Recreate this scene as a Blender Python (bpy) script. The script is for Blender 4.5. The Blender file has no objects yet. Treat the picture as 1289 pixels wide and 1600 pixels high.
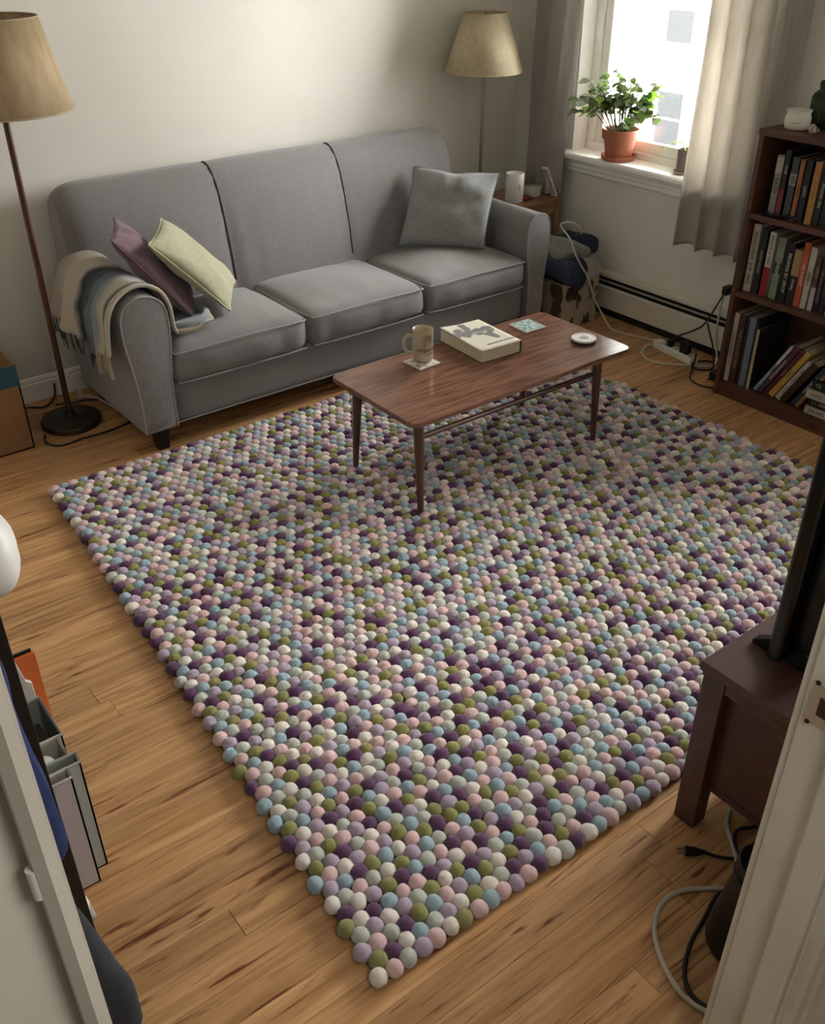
import bpy, bmesh, math, random
import numpy as np
from mathutils import Vector, Matrix, noise, Quaternion
PI = math.pi
rnd = random.Random(7)
SC = bpy.context.scene
COL = SC.collection

# ------------------------------------------------------------------ camera, sky, lights, exposure
cam_d = bpy.data.cameras.new('camera'); cam = bpy.data.objects.new('camera', cam_d); COL.objects.link(cam)
CR = Vector((0.79250049, -0.60986402, -0.00297383)); CU = Vector((0.32969645, 0.42431851, 0.84335879)); CW = Vector((0.51307233, 0.66934272, -0.53734264))
mw = Matrix.Identity(4)
for i in range(3):
    mw[i][0] = CR[i]; mw[i][1] = CU[i]; mw[i][2] = -CW[i]
mw[0][3], mw[1][3], mw[2][3] = 0.0, 0.0, 1.95
cam.matrix_world = mw
cam_d.sensor_fit = 'VERTICAL'; cam_d.sensor_height = 24.0; cam_d.lens = 24.0*1478.04/1600.0
cam_d.clip_start = 0.02; cam_d.clip_end = 200
SC.camera = cam

world = bpy.data.worlds.new('overcast_sky'); SC.world = world; world.use_nodes = True
bg = world.node_tree.nodes['Background']
bg.inputs[0].default_value = (1.0, 0.98, 0.95, 1); bg.inputs[1].default_value = 13.0

def area(name, loc, rot, sx, sy, power, col=(1, 1, 1), portal=False):
    l = bpy.data.lights.new(name, 'AREA'); l.shape = 'RECTANGLE'; l.size = sx; l.size_y = sy; l.energy = power; l.color = col
    o = bpy.data.objects.new(name, l); o.location = loc; o.rotation_euler = rot; COL.objects.link(o)
    if portal: l.cycles.is_portal = True
    return o
area('window_portal', (4.23, 3.24, 1.52), (0, PI/2, 0), 1.46, 1.16, 1, portal=True)
area('window_portal', (4.23, .95, 1.52), (0, PI/2, 0), 1.46, 1.0, 1, portal=True)  # portal of the added, unseen second window
area('hall_fill_light', (0.45, -0.55, 2.42), (0, 0, 0), 0.5, 0.5, 5, (1.0, 0.93, 0.84))  # unseen fill light added in the hall to lift the foreground

vs = SC.view_settings
vs.view_transform = 'Standard'; vs.look = 'None'; vs.exposure = 1.75; vs.gamma = 1.0; vs.use_curve_mapping = False
SC.cycles.use_denoising = True
SC.cycles.max_bounces = 10; SC.cycles.diffuse_bounces = 6; SC.cycles.transparent_max_bounces = 12
SC.cycles.sample_clamp_indirect = 6.0

# ------------------------------------------------------------------ materials
def lin(h):
    h = h.lstrip('#'); out = []
    for i in (0, 2, 4):
        c = int(h[i:i+2], 16)/255.0
        out.append(c/12.92 if c <= 0.04045 else ((c+0.055)/1.055)**2.4)
    return (*out, 1.0)
MATS = {}
def mat(name, col, rough=0.6, metal=0.0, col2=None, nscale=20.0, stretch=(1, 1, 1), detail=4.0, bump=0.0, bscale=None, bdist=0.002,
        sheen=0.0, coat=0.0, ramp=(0.35, 0.65), obj_random=0.0, translucent=0.0, spec=0.5, trans=0.0):
    if name in MATS: return MATS[name]
    m = bpy.data.materials.new(name); m.use_nodes = True; MATS[name] = m
    nt = m.node_tree; N = nt.nodes; L = nt.links; p = N['Principled BSDF']
    p.inputs['Roughness'].default_value = rough; p.inputs['Metallic'].default_value = metal
    p.inputs['Sheen Weight'].default_value = sheen; p.inputs['Coat Weight'].default_value = coat
    p.inputs['Specular IOR Level'].default_value = spec; p.inputs['Transmission Weight'].default_value = trans
    a = lin(col); b = lin(col2) if col2 else a
    tc = N.new('ShaderNodeTexCoord'); mp = N.new('ShaderNodeMapping'); mp.inputs['Scale'].default_value = stretch
    L.new(tc.outputs['Object'], mp.inputs['Vector'])
    colsock = None
    if col2:
        nz = N.new('ShaderNodeTexNoise'); nz.inputs['Scale'].default_value = nscale; nz.inputs['Detail'].default_value = detail
        L.new(mp.outputs['Vector'], nz.inputs['Vector'])
        rp = N.new('ShaderNodeValToRGB'); rp.color_ramp.elements[0].position = ramp[0]; rp.color_ramp.elements[1].position = ramp[1]
        rp.color_ramp.elements[0].color = a; rp.color_ramp.elements[1].color = b
        L.new(nz.outputs['Fac'], rp.inputs['Fac']); colsock = rp.outputs['Color']
    else:
        p.inputs['Base Color'].default_value = a
    if obj_random and colsock:
        oi = N.new('ShaderNodeObjectInfo'); hs = N.new('ShaderNodeHueSaturation')
        mr = N.new('ShaderNodeMapRange'); mr.inputs[3].default_value = 1-obj_random; mr.inputs[4].default_value = 1+obj_random
        L.new(oi.outputs['Random'], mr.inputs[0]); L.new(mr.outputs[0], hs.inputs['Value']); L.new(colsock, hs.inputs['Color']); colsock = hs.outputs['Color']
        ad = N.new('ShaderNodeVectorMath'); ad.operation = 'ADD'; ml = N.new('ShaderNodeMath'); ml.operation = 'MULTIPLY'; ml.inputs[1].default_value = 37.0
        L.new(oi.outputs['Random'], ml.inputs[0]); L.new(tc.outputs['Object'], ad.inputs[0]); L.new(ml.outputs[0], ad.inputs[1]); L.new(ad.outputs[0], mp.inputs['Vector'])
    if colsock: L.new(colsock, p.inputs['Base Color'])
    if bump:
        n2 = N.new('ShaderNodeTexNoise'); n2.inputs['Scale'].default_value = bscale or nscale*4; n2.inputs['Detail'].default_value = 3
        L.new(mp.outputs['Vector'], n2.inputs['Vector'])
        bp = N.new('ShaderNodeBump'); bp.inputs['Strength'].default_value = bump; bp.inputs['Distance'].default_value = bdist
        L.new(n2.outputs['Fac'], bp.inputs['Height']); L.new(bp.outputs['Normal'], p.inputs['Normal'])
    if translucent:
        tr = N.new('ShaderNodeBsdfTranslucent'); mx = N.new('ShaderNodeMixShader'); mx.inputs[0].default_value = translucent
        if colsock: L.new(colsock, tr.inputs['Color'])
        else: tr.inputs['Color'].default_value = a
        out = N['Material Output']; L.new(p.outputs[0], mx.inputs[1]); L.new(tr.outputs[0], mx.inputs[2]); L.new(mx.outputs[0], out.inputs['Surface'])
    return m

def glass_mat(name, tint, gloss=0.08):
    m = bpy.data.materials.new(name); m.use_nodes = True; nt = m.node_tree; N = nt.nodes; L = nt.links
    N.remove(N['Principled BSDF'])
    t = N.new('ShaderNodeBsdfTransparent'); t.inputs[0].default_value = tint
    g = N.new('ShaderNodeBsdfGlossy'); g.inputs['Roughness'].default_value = 0.02
    fr = N.new('ShaderNodeFresnel'); fr.inputs['IOR'].default_value = 1.45
    mx = N.new('ShaderNodeMixShader'); L.new(fr.outputs[0], mx.inputs[0]); L.new(t.outputs[0], mx.inputs[1]); L.new(g.outputs[0], mx.inputs[2])
    L.new(mx.outputs[0], N['Material Output'].inputs['Surface'])
    return m

def uvramp_mat(name, stops, rough=0.95, axis=0, bump=0.3):
    """colour woven across the cloth: a ramp over its own UV coordinate"""
    m = bpy.data.materials.new(name); m.use_nodes = True; nt = m.node_tree; N = nt.nodes; L = nt.links; p = N['Principled BSDF']
    uv = N.new('ShaderNodeUVMap'); sp = N.new('ShaderNodeSeparateXYZ'); L.new(uv.outputs[0], sp.inputs[0])
    tc = N.new('ShaderNodeTexCoord'); nz = N.new('ShaderNodeTexNoise'); nz.inputs['Scale'].default_value = 9; L.new(tc.outputs['Object'], nz.inputs['Vector'])
    ma = N.new('ShaderNodeMath'); ma.operation = 'MULTIPLY_ADD'; ma.inputs[1].default_value = 0.10; L.new(nz.outputs['Fac'], ma.inputs[0]); L.new(sp.outputs[axis], ma.inputs[2])
    sb = N.new('ShaderNodeMath'); sb.operation = 'SUBTRACT'; sb.inputs[1].default_value = 0.05; L.new(ma.outputs[0], sb.inputs[0])
    rp = N.new('ShaderNodeValToRGB'); e = rp.color_ramp.elements
    e[0].position = stops[0][0]; e[0].color = lin(stops[0][1]); e[1].position = stops[-1][0]; e[1].color = lin(stops[-1][1])
    for pos, c in stops[1:-1]: e.new(pos).color = lin(c)
    L.new(sb.outputs[0], rp.inputs[0]); L.new(rp.outputs[0], p.inputs['Base Color'])
    p.inputs['Roughness'].default_value = rough; p.inputs['Sheen Weight'].default_value = 0.1
    n2 = N.new('ShaderNodeTexNoise'); n2.inputs['Scale'].default_value = 260; L.new(tc.outputs['Object'], n2.inputs['Vector'])
    bp = N.new('ShaderNodeBump'); bp.inputs['Strength'].default_value = bump; bp.inputs['Distance'].default_value = 0.002
    L.new(n2.outputs['Fac'], bp.inputs['Height']); L.new(bp.outputs[0], p.inputs['Normal'])
    return m

WALL = mat('wall_paint', '#d6d3cb', 0.75, col2='#cfccc3', nscale=1.3, bump=0.15, bscale=90, bdist=0.001)
TRIM = mat('white_trim_paint', '#efede9', 0.4, col2='#e6e3dd', nscale=5, ramp=(0.4, 0.7))
OLDTRIM = mat('old_door_paint', '#c9c6bd', 0.45, col2='#b9b5ab', nscale=4, bump=0.2, bscale=40)
CEIL = mat('ceiling_paint', '#e0ddd5', 0.9)
BLACK = mat('black_plastic', '#0e0e10', 0.45)
BLACKGLOSS = mat('black_gloss_plastic', '#08080a', 0.22)
WHITEP = mat('white_plastic', '#dcdad3', 0.4)
SOFA = mat('grey_sofa_weave', '#716d6d', 0.95, col2='#7d7979', nscale=160, bump=0.5, bscale=420, bdist=0.0015, sheen=0.25, stretch=(1, 1, .6))
PIPE = mat('grey_piping', '#8a8686', 0.9)
DARKSEAM = mat('dark_seam', '#2b2a2b', 0.9)
WALNUT = mat('walnut_veneer', '#5f3f31', 0.19, col2='#805a49', nscale=6, stretch=(1, 9, 9), detail=5)
DWOOD = mat('dark_table_leg_wood', '#452a20', 0.35, col2='#58382b', nscale=8, stretch=(4, 4, .6))
SHELFW = mat('bookcase_wood', '#43291d', 0.45, col2='#573626', nscale=6, stretch=(3, .6, 3), detail=6)
TVW = mat('tv_stand_wood', '#46302b', 0.34, col2='#553b35', nscale=7, stretch=(.7, 4, 4), detail=6)
TWOOD = mat('oak_side_table_wood', '#7c5a3e', 0.4, col2='#92704f', nscale=6, stretch=(1, 6, 6))
CHROME = mat('brushed_nickel', '#9c9690', 0.28, metal=1.0)
BRONZE = mat('bronze_base', '#30271e', 0.4, metal=0.5, col2='#3c3226', nscale=12)
BRPOLE = mat('brown_pole', '#4a2e20', 0.35, metal=0.2, col2='#5a3a2a', nscale=10)
GLASS = glass_mat('window_glass', (0.97, 0.98, 0.98, 1))

# ------------------------------------------------------------------ geometry helpers
class B:
    def __init__(s): s.v = []; s.f = []; s.uv = None
    def add(s, vs, fs):
        o = len(s.v); s.v += [tuple(v) for v in vs]; s.f += [tuple(i+o for i in f) for f in fs]; return s
    def box(s, x0, x1, y0, y1, z0, z1):
        x0, x1 = sorted((x0, x1)); y0, y1 = sorted((y0, y1)); z0, z1 = sorted((z0, z1))
        return s.add([(x0,y0,z0),(x1,y0,z0),(x1,y1,z0),(x0,y1,z0),(x0,y0,z1),(x1,y0,z1),(x1,y1,z1),(x0,y1,z1)],
                     [(0,3,2,1),(4,5,6,7),(0,1,5,4),(1,2,6,5),(2,3,7,6),(3,0,4,7)])
    def cyl(s, p0, p1, r0, r1=None, n=20, cap=True):
        r1 = r0 if r1 is None else r1; p0 = Vector(p0); p1 = Vector(p1); d = (p1-p0).normalized()
        a = d.orthogonal().normalized(); b = d.cross(a); vs = []
        for p, r in ((p0, r0), (p1, r1)):
            for k in range(n):
                t = 2*PI*k/n; vs.append(p+a*(r*math.cos(t))+b*(r*math.sin(t)))
        fs = [(k, (k+1) % n, n+(k+1) % n, n+k) for k in range(n)]
        if cap: fs += [tuple(range(n-1, -1, -1)), tuple(range(n, 2*n))]
        return s.add(vs, fs)
    def lathe(s, prof, c, n=32, axis=None, capb=True, capt=False):
        vs = []; fs = []; c = Vector(c); m = len(prof)
        for r, z in prof:
            for k in range(n):
                t = 2*PI*k/n; vs.append((c.x+r*math.cos(t), c.y+r*math.sin(t), c.z+z))
        for i in range(m-1):
            for k in range(n): fs.append((i*n+k, i*n+(k+1) % n, (i+1)*n+(k+1) % n, (i+1)*n+k))
        if capb: fs.append(tuple(range(n-1, -1, -1)))
        if capt: fs.append(tuple((m-1)*n+k for k in range(n)))
        return s.add(vs, fs)
    def tube(s, pts, r, n=8, smooth=4, closed=False, r1=None):
        P = [Vector(p) for p in pts]
        if smooth: P = spline(P, smooth, closed)
        m = len(P); vs = []; fs = []; up = None
        for i, p in enumerate(P):
            d = (P[(i+1) % m]-P[i-1]) if closed else (P[min(i+1, m-1)]-P[max(i-1, 0)])
            d = d.normalized() if d.length > 1e-9 else Vector((0, 0, 1))
            if up is None: a = d.orthogonal().normalized()
            else:
                a = up-d*up.dot(d); a = a.normalized() if a.length > 1e-6 else d.orthogonal().normalized()
            up = a; b = d.cross(a); rr = r if r1 is None else r+(r1-r)*i/(m-1)
            for k in range(n):
                t = 2*PI*k/n; vs.append(p+a*(rr*math.cos(t))+b*(rr*math.sin(t)))
        for i in range(m if closed else m-1):
            j = (i+1) % m
            for k in range(n): fs.append((i*n+k, i*n+(k+1) % n, j*n+(k+1) % n, j*n+k))
        if not closed: fs += [tuple(range(n-1, -1, -1)), tuple((m-1)*n+k for k in range(n))]
        return s.add(vs, fs)
    def prism(s, poly, axis, a0, a1):
        """poly in the two other axes (cyclic order), extruded along axis"""
        n = len(poly); vs = []
        for a in (a0, a1):
            for (u, v) in poly:
                vs.append({'x': (a, u, v), 'y': (u, a, v), 'z': (u, v, a)}[axis])
        fs = [(k, (k+1) % n, n+(k+1) % n, n+k) for k in range(n)]+[tuple(range(n-1, -1, -1)), tuple(range(n, 2*n))]
        return s.add(vs, fs)
    def loft(s, rings, cap=True):
        n = len(rings[0]); vs = [p for r in rings for p in r]; fs = []
        for i in range(len(rings)-1):
            for k in range(n): fs.append((i*n+k, i*n+(k+1) % n, (i+1)*n+(k+1) % n, (i+1)*n+k))
        if cap: fs += [tuple(range(n-1, -1, -1)), tuple((len(rings)-1)*n+k for k in range(n))]
        return s.add(vs, fs)
    def grid(s, fn, nu, nv):
        vs = [fn(i/nu, j/nv) for j in range(nv+1) for i in range(nu+1)]
        s.uv = [(i/nu, j/nv) for j in range(nv+1) for i in range(nu+1)]
        fs = [(j*(nu+1)+i, j*(nu+1)+i+1, (j+1)*(nu+1)+i+1, (j+1)*(nu+1)+i) for j in range(nv) for i in range(nu)]
        return s.add(vs, fs)
    def rbox(s, c, dims, r, n=10, crown=0.0, nz=0.0, nf=6.0, seed=0, fn=None):
        bm = bmesh.new(); bmesh.ops.create_cube(bm, size=1.0)
        bmesh.ops.subdivide_edges(bm, edges=bm.edges[:], cuts=n, use_grid_fill=True)
        w, d, h = dims; ids = {}
        for i, v in enumerate(bm.verts):
            v.index = i
            q = [0.5*math.sin(PI*t) if abs(t) < .5 else t for t in v.co]
            p = Vector((q[0]*w, q[1]*d, q[2]*h))
            inn = Vector([max(-l/2+r, min(l/2-r, t)) for t, l in zip(p, dims)])
            o = p-inn
            if o.length > 1e-9: p = inn+o.normalized()*min(r, max(abs(o.x), abs(o.y), abs(o.z)))
            if crown: p.z += crown*(1-(2*p.x/w)**2)*(1-(2*p.y/d)**2)*(1 if p.z > 0 else -.3)
            if nz:
                k = noise.noise_vector(Vector((p.x*nf+seed, p.y*nf, p.z*nf+seed*.7)))
                p += k*nz
            if fn: p = fn(p)
            v.co = p
        s.add([v.co+Vector(c) for v in bm.verts], [[v.index for v in f.verts] for f in bm.faces]); bm.free(); return s
    def obj(s, name, m, parent=None, smooth=False, ang=40, bevel=0.0, solid=0.0, subsurf=0, local=False, seg=2, uv=False):
        me = bpy.data.meshes.new(name); me.from_pydata(s.v, [], s.f); me.validate()
        if uv and s.uv:
            ul = me.uv_layers.new(name='UVMap'); d = [c for l in me.loops for c in s.uv[l.vertex_index]]; ul.data.foreach_set('uv', d)
        me.materials.append(m)
        o = bpy.data.objects.new(name, me); COL.objects.link(o)
        if parent:
            o.parent = parent
            if not local and parent.type == 'EMPTY' and parent.parent is None: o.matrix_parent_inverse = parent.matrix_basis.inverted()
        if smooth:
            me.shade_smooth()
            if ang < 180: me.set_sharp_from_angle(angle=math.radians(ang))
        if bevel:
            b = o.modifiers.new('bevel', 'BEVEL'); b.width = bevel; b.segments = seg; b.limit_method = 'ANGLE'; b.angle_limit = math.radians(35)
        if solid:
            q = o.modifiers.new('solid', 'SOLIDIFY'); q.thickness = solid; q.offset = 0
        if subsurf:
            q = o.modifiers.new('sub', 'SUBSURF'); q.levels = subsurf; q.render_levels = subsurf
        return o

def spline(P, k, closed=False):
    out = []; n = len(P)
    g = (lambda i: P[i % n]) if closed else (lambda i: P[max(0, min(n-1, i))])
    for i in range(n if closed else n-1):
        p0, p1, p2, p3 = g(i-1), g(i), g(i+1), g(i+2)
        for j in range(k):
            t = j/k
            out.append(0.5*((2*p1)+(p2-p0)*t+(2*p0-5*p1+4*p2-p3)*t*t+(3*p1-p0-3*p2+p3)*t**3))
    if not closed: out.append(P[-1].copy())
    return out

def tag(o, label, cat, group=None):
    o['label'] = label; o['category'] = cat
    if group: o['group'] = group
    return o
def thing(name, loc, label, cat, group=None, rot=(0, 0, 0)):
    e = bpy.data.objects.new(name, None); e.empty_display_size = .05; COL.objects.link(e); e.location = loc; e.rotation_euler = rot
    return tag(e, label, cat, group)
def struct(o): o['kind'] = 'structure'; return o
def sempty(name, loc):
    e = bpy.data.objects.new(name, None); COL.objects.link(e); e.location = loc; e['kind'] = 'structure'; return e

def text(body, size, m, parent, M, name='lettering', extrude=0.0004, align='CENTER', sx=1.0):
    c = bpy.data.curves.new('tmp', 'FONT'); c.body = body; c.size = size; c.align_x = align; c.align_y = 'CENTER'; c.extrude = extrude; c.resolution_u = 2
    t = bpy.data.objects.new('tmp', c); me = bpy.data.meshes.new_from_object(t); me.name = name
    bpy.data.objects.remove(t); bpy.data.curves.remove(c)
    me.transform(Matrix.Diagonal((sx, 1, 1, 1))); me.transform(M); me.materials.clear(); me.materials.append(m)
    o = bpy.data.objects.new(name, me); COL.objects.link(o); o.parent = parent
    return o
def frame(o, x, y, z=None):
    """matrix with origin o and axes x, y"""
    x = Vector(x).normalized(); y = Vector(y).normalized(); z = x.cross(y)
    M = Matrix.Identity(4)
    for i in range(3): M[i][0] = x[i]; M[i][1] = y[i]; M[i][2] = z[i]; M[i][3] = o[i]
    return M

# ================================================================== SETTING
YB, XW = 4.30, 4.05       # sofa wall, window wall
XL = -0.62
fl = struct(B().box(-1.6, 4.3, -1.7, 4.5, -.12, -.012).obj('floor', mat('subfloor', '#3a2a1c', 0.8)))
PLANK = mat('oak_floor_plank', '#92673a', 0.38, col2='#c49a6c', nscale=5.5, stretch=(.55, 9, 1), detail=8, ramp=(.28, .72), obj_random=.16, bump=.10, bscale=26)
def plank_nodes(m):
    nt = m.node_tree; N = nt.nodes; L = nt.links; p = N['Principled BSDF']
    src = p.inputs['Base Color'].links[0].from_socket
    tc = N.new('ShaderNodeTexCoord')
    # dark knots and grain streaks
    mp = N.new('ShaderNodeMapping'); mp.inputs['Scale'].default_value = (1.6, 22, 1); L.new(tc.outputs['Object'], mp.inputs[0])
    nz = N.new('ShaderNodeTexNoise'); nz.inputs['Scale'].default_value = 3; nz.inputs['Detail'].default_value = 6; nz.inputs['Distortion'].default_value = .8; L.new(mp.outputs[0], nz.inputs['Vector'])
    rp = N.new('ShaderNodeValToRGB'); rp.color_ramp.elements[0].position = .58; rp.color_ramp.elements[1].position = .70
    L.new(nz.outputs['Fac'], rp.inputs[0])
    mx = N.new('ShaderNodeMix'); mx.data_type = 'RGBA'; mx.blend_type = 'MULTIPLY'; mx.inputs['B'].default_value = lin('#98694a')
    L.new(rp.outputs[0], mx.inputs['Factor']); L.new(src, mx.inputs['A'])
    # grey worn paint smudges
    n2 = N.new('ShaderNodeTexNoise'); n2.inputs['Scale'].default_value = 2.6; n2.inputs['Detail'].default_value = 7; n2.inputs['Roughness'].default_value = .7
    mp2 = N.new('ShaderNodeMapping'); mp2.inputs['Scale'].default_value = (2.0, 4.5, 1); L.new(tc.outputs['Object'], mp2.inputs[0]); L.new(mp2.outputs[0], n2.inputs['Vector'])
    r2 = N.new('ShaderNodeValToRGB'); r2.color_ramp.elements[0].position = .68; r2.color_ramp.elements[1].position = .74; L.new(n2.outputs['Fac'], r2.inputs[0])
    m2 = N.new('ShaderNodeMix'); m2.data_type = 'RGBA'; m2.inputs['B'].default_value = lin('#5d5146'); L.new(r2.outputs[0], m2.inputs['Factor']); L.new(mx.outputs['Result'], m2.inputs['A'])
    L.new(m2.outputs['Result'], p.inputs['Base Color'])
plank_nodes(PLANK)
pw = 0.083; row = 0; y = -0.16
r2 = random.Random(3)
while y < YB:
    x = XL-0.02-r2.random()*0.9
    y1 = min(y+pw, YB)
    while x < XW:
        L_ = 0.8+r2.random()*0.75; x0 = max(x, XL); x1 = min(x+L_, XW)
        if x1-x0 > 0.03:
            g = .0003; b = .0010; zt = r2.uniform(-.0004, .0004)
            o = B().loft([[(x0+g, y+g, -.012), (x1-g, y+g, -.012), (x1-g, y1-g, -.012), (x0+g, y1-g, -.012)],
                          [(x0+g, y+g, zt-b), (x1-g, y+g, zt-b), (x1-g, y1-g, zt-b), (x0+g, y1-g, zt-b)],
                          [(x0+g+b, y+g+b, zt), (x1-g-b, y+g+b, zt), (x1-g-b, y1-g-b, zt), (x0+g+b, y1-g-b, zt)]]).obj('plank', PLANK, fl)
        x += L_
    y += pw; row += 1

struct(B().box(-1.6, 4.3, YB, YB+.15, -.05, 2.55).obj('wall_back', WALL))
# window opening y 2.45..3.82, z .80..2.25
WY0, WY1, WZ0, WZ1 = 2.66, 3.82, .79, 2.25
VY0_, VY1_ = .45, 1.45      # unseen second window right of the bookcase, added to brighten rug and front floor
struct(B().box(XW, XW+.19, -1.7, VY0_, -.05, 2.55).box(XW, XW+.19, VY1_, WY0, -.05, 2.55).box(XW, XW+.19, VY0_, VY1_, -.05, WZ0).box(XW, XW+.19, VY0_, VY1_, WZ1, 2.55).box(XW, XW+.19, WY1, YB, -.05, 2.55).box(XW, XW+.19, WY0, WY1, -.05, WZ0).box(XW, XW+.19, WY0, WY1, WZ1, 2.55).obj('wall_window', WALL))
struct(B().box(XL-.12, XL, .455, YB, -.05, 2.55).obj('wall_left', WALL))
struct(B().box(-1.7, 4.3, -1.8, 4.45, 2.55, 2.65).obj('ceiling', CEIL))
DX0, DX1 = 0.04, 1.06
struct(B().box(DX1+.03, XW, .339, .455, -.05, 2.55).box(-1.6, DX0-.02, .339, .455, -.05, 2.55).box(DX0-.02, DX1+.03, .339, .455, 2.12, 2.55).obj('wall_front', WALL))
struct(B().box(-1.7, 4.2, -1.82, -1.7, -.05, 2.55).obj('wall_hall', WALL))
struct(B().box(-1.72, -1.6, -1.7, .4, -.05, 2.55).obj('wall_hall_side', WALL))
struct(B().box(2.2, 2.3, -1.7, .34, -.05, 2.55).obj('wall_hall_end', WALL))
# baseboard along sofa wall
bb = B().prism([(YB, 0), (YB-.016, 0), (YB-.016, .085), (YB-.012, .092), (YB-.012, .10), (YB-.006, .112), (YB, .115)], 'x', XL, XW)
struct(bb.obj('baseboard_back', TRIM))

# door frame on the right: jamb with rebate, stop, casing, strike plate
dj = sempty('door_1', (DX1, .4, 0))
B().box(DX1, DX1+.03, .339, .455, 0, 2.12).obj('jamb', OLDTRIM, dj, bevel=.003)
B().box(DX1-.014, DX1, .345, .394, 0, 2.12).obj('door_stop', OLDTRIM, dj, bevel=.004)
B().prism([(DX1+.006, .339), (DX1+.006, .327), (DX1+.016, .320), (DX1+.05, .322), (DX1+.055, .316), (DX1+.085, .314), (DX1+.09, .339)], 'z', 0, 2.19).obj('casing', OLDTRIM, dj)
B().box(DX1+.006, DX1+.09, .455, .469, 0, 2.19).obj('casing', OLDTRIM, dj, bevel=.003)
sp = B().box(DX1-.002, DX1+.001, .402, .449, .955, 1.03).obj('strike_plate', mat('worn_plate', '#b9b3a8', .35, metal=.6), dj, bevel=.001)
B().box(DX1-.003, DX1-.001, .413, .432, .975, 1.008).obj('latch_hole', mat('rust_dark', '#3a1c14', .7), sp)
for z in (.948, 1.022): B().cyl((DX1-.003, .441, z+.007), (DX1-.0015, .441, z+.007), .004, n=10).obj('screw', BLACK, sp)
# left casing of the doorway (seen from the hall)
dl = sempty('trim_1', (0, .33, 0))
B().box(-.075, .033, .322, .339, 0, 2.19).obj('casing', OLDTRIM, dl, bevel=.002)
B().prism([(.029, .322), (.029, .309), (.034, .304), (.039, .306), (.0415, .315), (.0415, .339), (.033, .339)], 'z', 0, 2.19).obj('bead', OLDTRIM, dl)
B().box(.02, .04, .339, .455, 0, 2.12).obj('jamb', OLDTRIM, dl)
B().cyl((.0285, .312, 1.578), (.0285, .312, 1.597), .0028, n=14).obj('hinge', OLDTRIM, dl, smooth=True)

# ---- window
wn = sempty('window_1', (4.1, 3.13, .8))
FX0, FX1 = 4.15, 4.20
def rail(nm, x0, x1, y0, y1, z0, z1, bev=.004): return B().box(x0, x1, y0, y1, z0, z1).obj(nm, TRIM, wn, bevel=bev)
rail('frame_side', FX0, FX1+.03, 3.765, WY1, .86, 2.20); rail('frame_side', FX0, FX1+.03, WY0, 2.71, .86, 2.20)
rail('frame_sill_rail', FX0, FX1+.03, WY0, WY1, .80, .86); rail('frame_head', FX0, FX1+.03, WY0, WY1, 2.20, WZ1)
rail('sash_stile', FX0+.012, FX1, 3.715, 3.765, .86, 1.66); rail('sash_stile', FX0+.012, FX1, 2.71, 2.76, .86, 1.66)
rail('sash_rail', FX0+.012, FX1, 2.76, 3.715, .86, .915); rail('sash_rail', FX0+.012, FX1, 2.76, 3.715, 1.61, 1.66)
rail('upper_sash_stile', FX0+.03, FX1+.02, 3.72, 3.765, 1.63, 2.2); rail('upper_sash_stile', FX0+.03, FX1+.02, 2.71, 2.755, 1.63, 2.2); rail('upper_sash_rail', FX0+.03, FX1+.02, 2.71, 3.765, 2.15, 2.2)
B().box(4.172, 4.176, 2.76, 3.715, .915, 1.61).obj('pane', GLASS, wn); B().box(4.196, 4.20, 2.755, 3.72, 1.66, 2.15).obj('pane', GLASS, wn)
B().prism([(4.15, .79), (4.03, .79), (3.985, .79), (3.978, .797), (3.978, .815), (3.985, .825), (4.15, .825)], 'y', 2.60, 3.87).obj('sill', TRIM, wn, bevel=.002)
B().prism([(XW, .79), (4.012, .79), (4.012, .775), (4.024, .768), (4.024, .752), (4.030, .742), (4.030, .725), (XW, .718)], 'y', 2.62, 3.86).obj('apron', TRIM, wn)
B().box(4.05, 4.15, WY1-.002, WY1+.004, .825, WZ1).obj('reveal', TRIM, wn)

w2 = sempty('fill_window', (4.1, .95, .8))  # added out of view to let more daylight onto the rug
for nm, a in (('frame_side', (VY0_, VY0_+.06, .87, 2.19)), ('frame_side', (VY1_-.06, VY1_, .87, 2.19)), ('frame_sill_rail', (VY0_, VY1_, .79, .87)), ('frame_head', (VY0_, VY1_, 2.19, WZ1)), ('meeting_rail', (VY0_+.06, VY1_-.06, 1.52, 1.56))):
    B().box(FX0, FX1+.03, *a).obj(nm, TRIM, w2, bevel=.003)
B().box(4.172, 4.176, VY0_+.06, VY1_-.06, .87, 1.52).obj('pane', GLASS, w2); B().box(4.172, 4.176, VY0_+.06, VY1_-.06, 1.56, 2.19).obj('pane', GLASS, w2)
B().box(3.98, 4.15, VY0_-.05, VY1_+.05, .79, .82).obj('sill', TRIM, w2, bevel=.003)
# ---- building across the street
fac = thing('building', (25, 14, -9), 'pale brick apartment building across the street seen through the window', 'building')
BRICKW = bpy.data.materials.new('pale_brick'); BRICKW.use_nodes = True
nt = BRICKW.node_tree; br = nt.nodes.new('ShaderNodeTexBrick'); tcn = nt.nodes.new('ShaderNodeTexCoord'); mpn = nt.nodes.new('ShaderNodeMapping'); mpn.inputs['Rotation'].default_value = (PI/2, 0, PI/2)
mpn.inputs['Scale'].default_value = (1, 1, 1); br.inputs['Scale'].default_value = 2.2; br.inputs['Color1'].default_value = lin('#d8d3c8'); br.inputs['Color2'].default_value = lin('#cfc9bd'); br.inputs['Mortar'].default_value = lin('#b9b3a7')
nt.links.new(tcn.outputs['Object'], mpn.inputs[0]); nt.links.new(mpn.outputs[0], br.inputs['Vector']); nt.links.new(br.outputs['Color'], nt.nodes['Principled BSDF'].inputs['Base Color']); nt.nodes['Principled BSDF'].inputs['Roughness'].default_value = .9
B().box(25, 33, 4, 21.2, -9, 9).obj('wall', BRICKW, fac)
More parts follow.
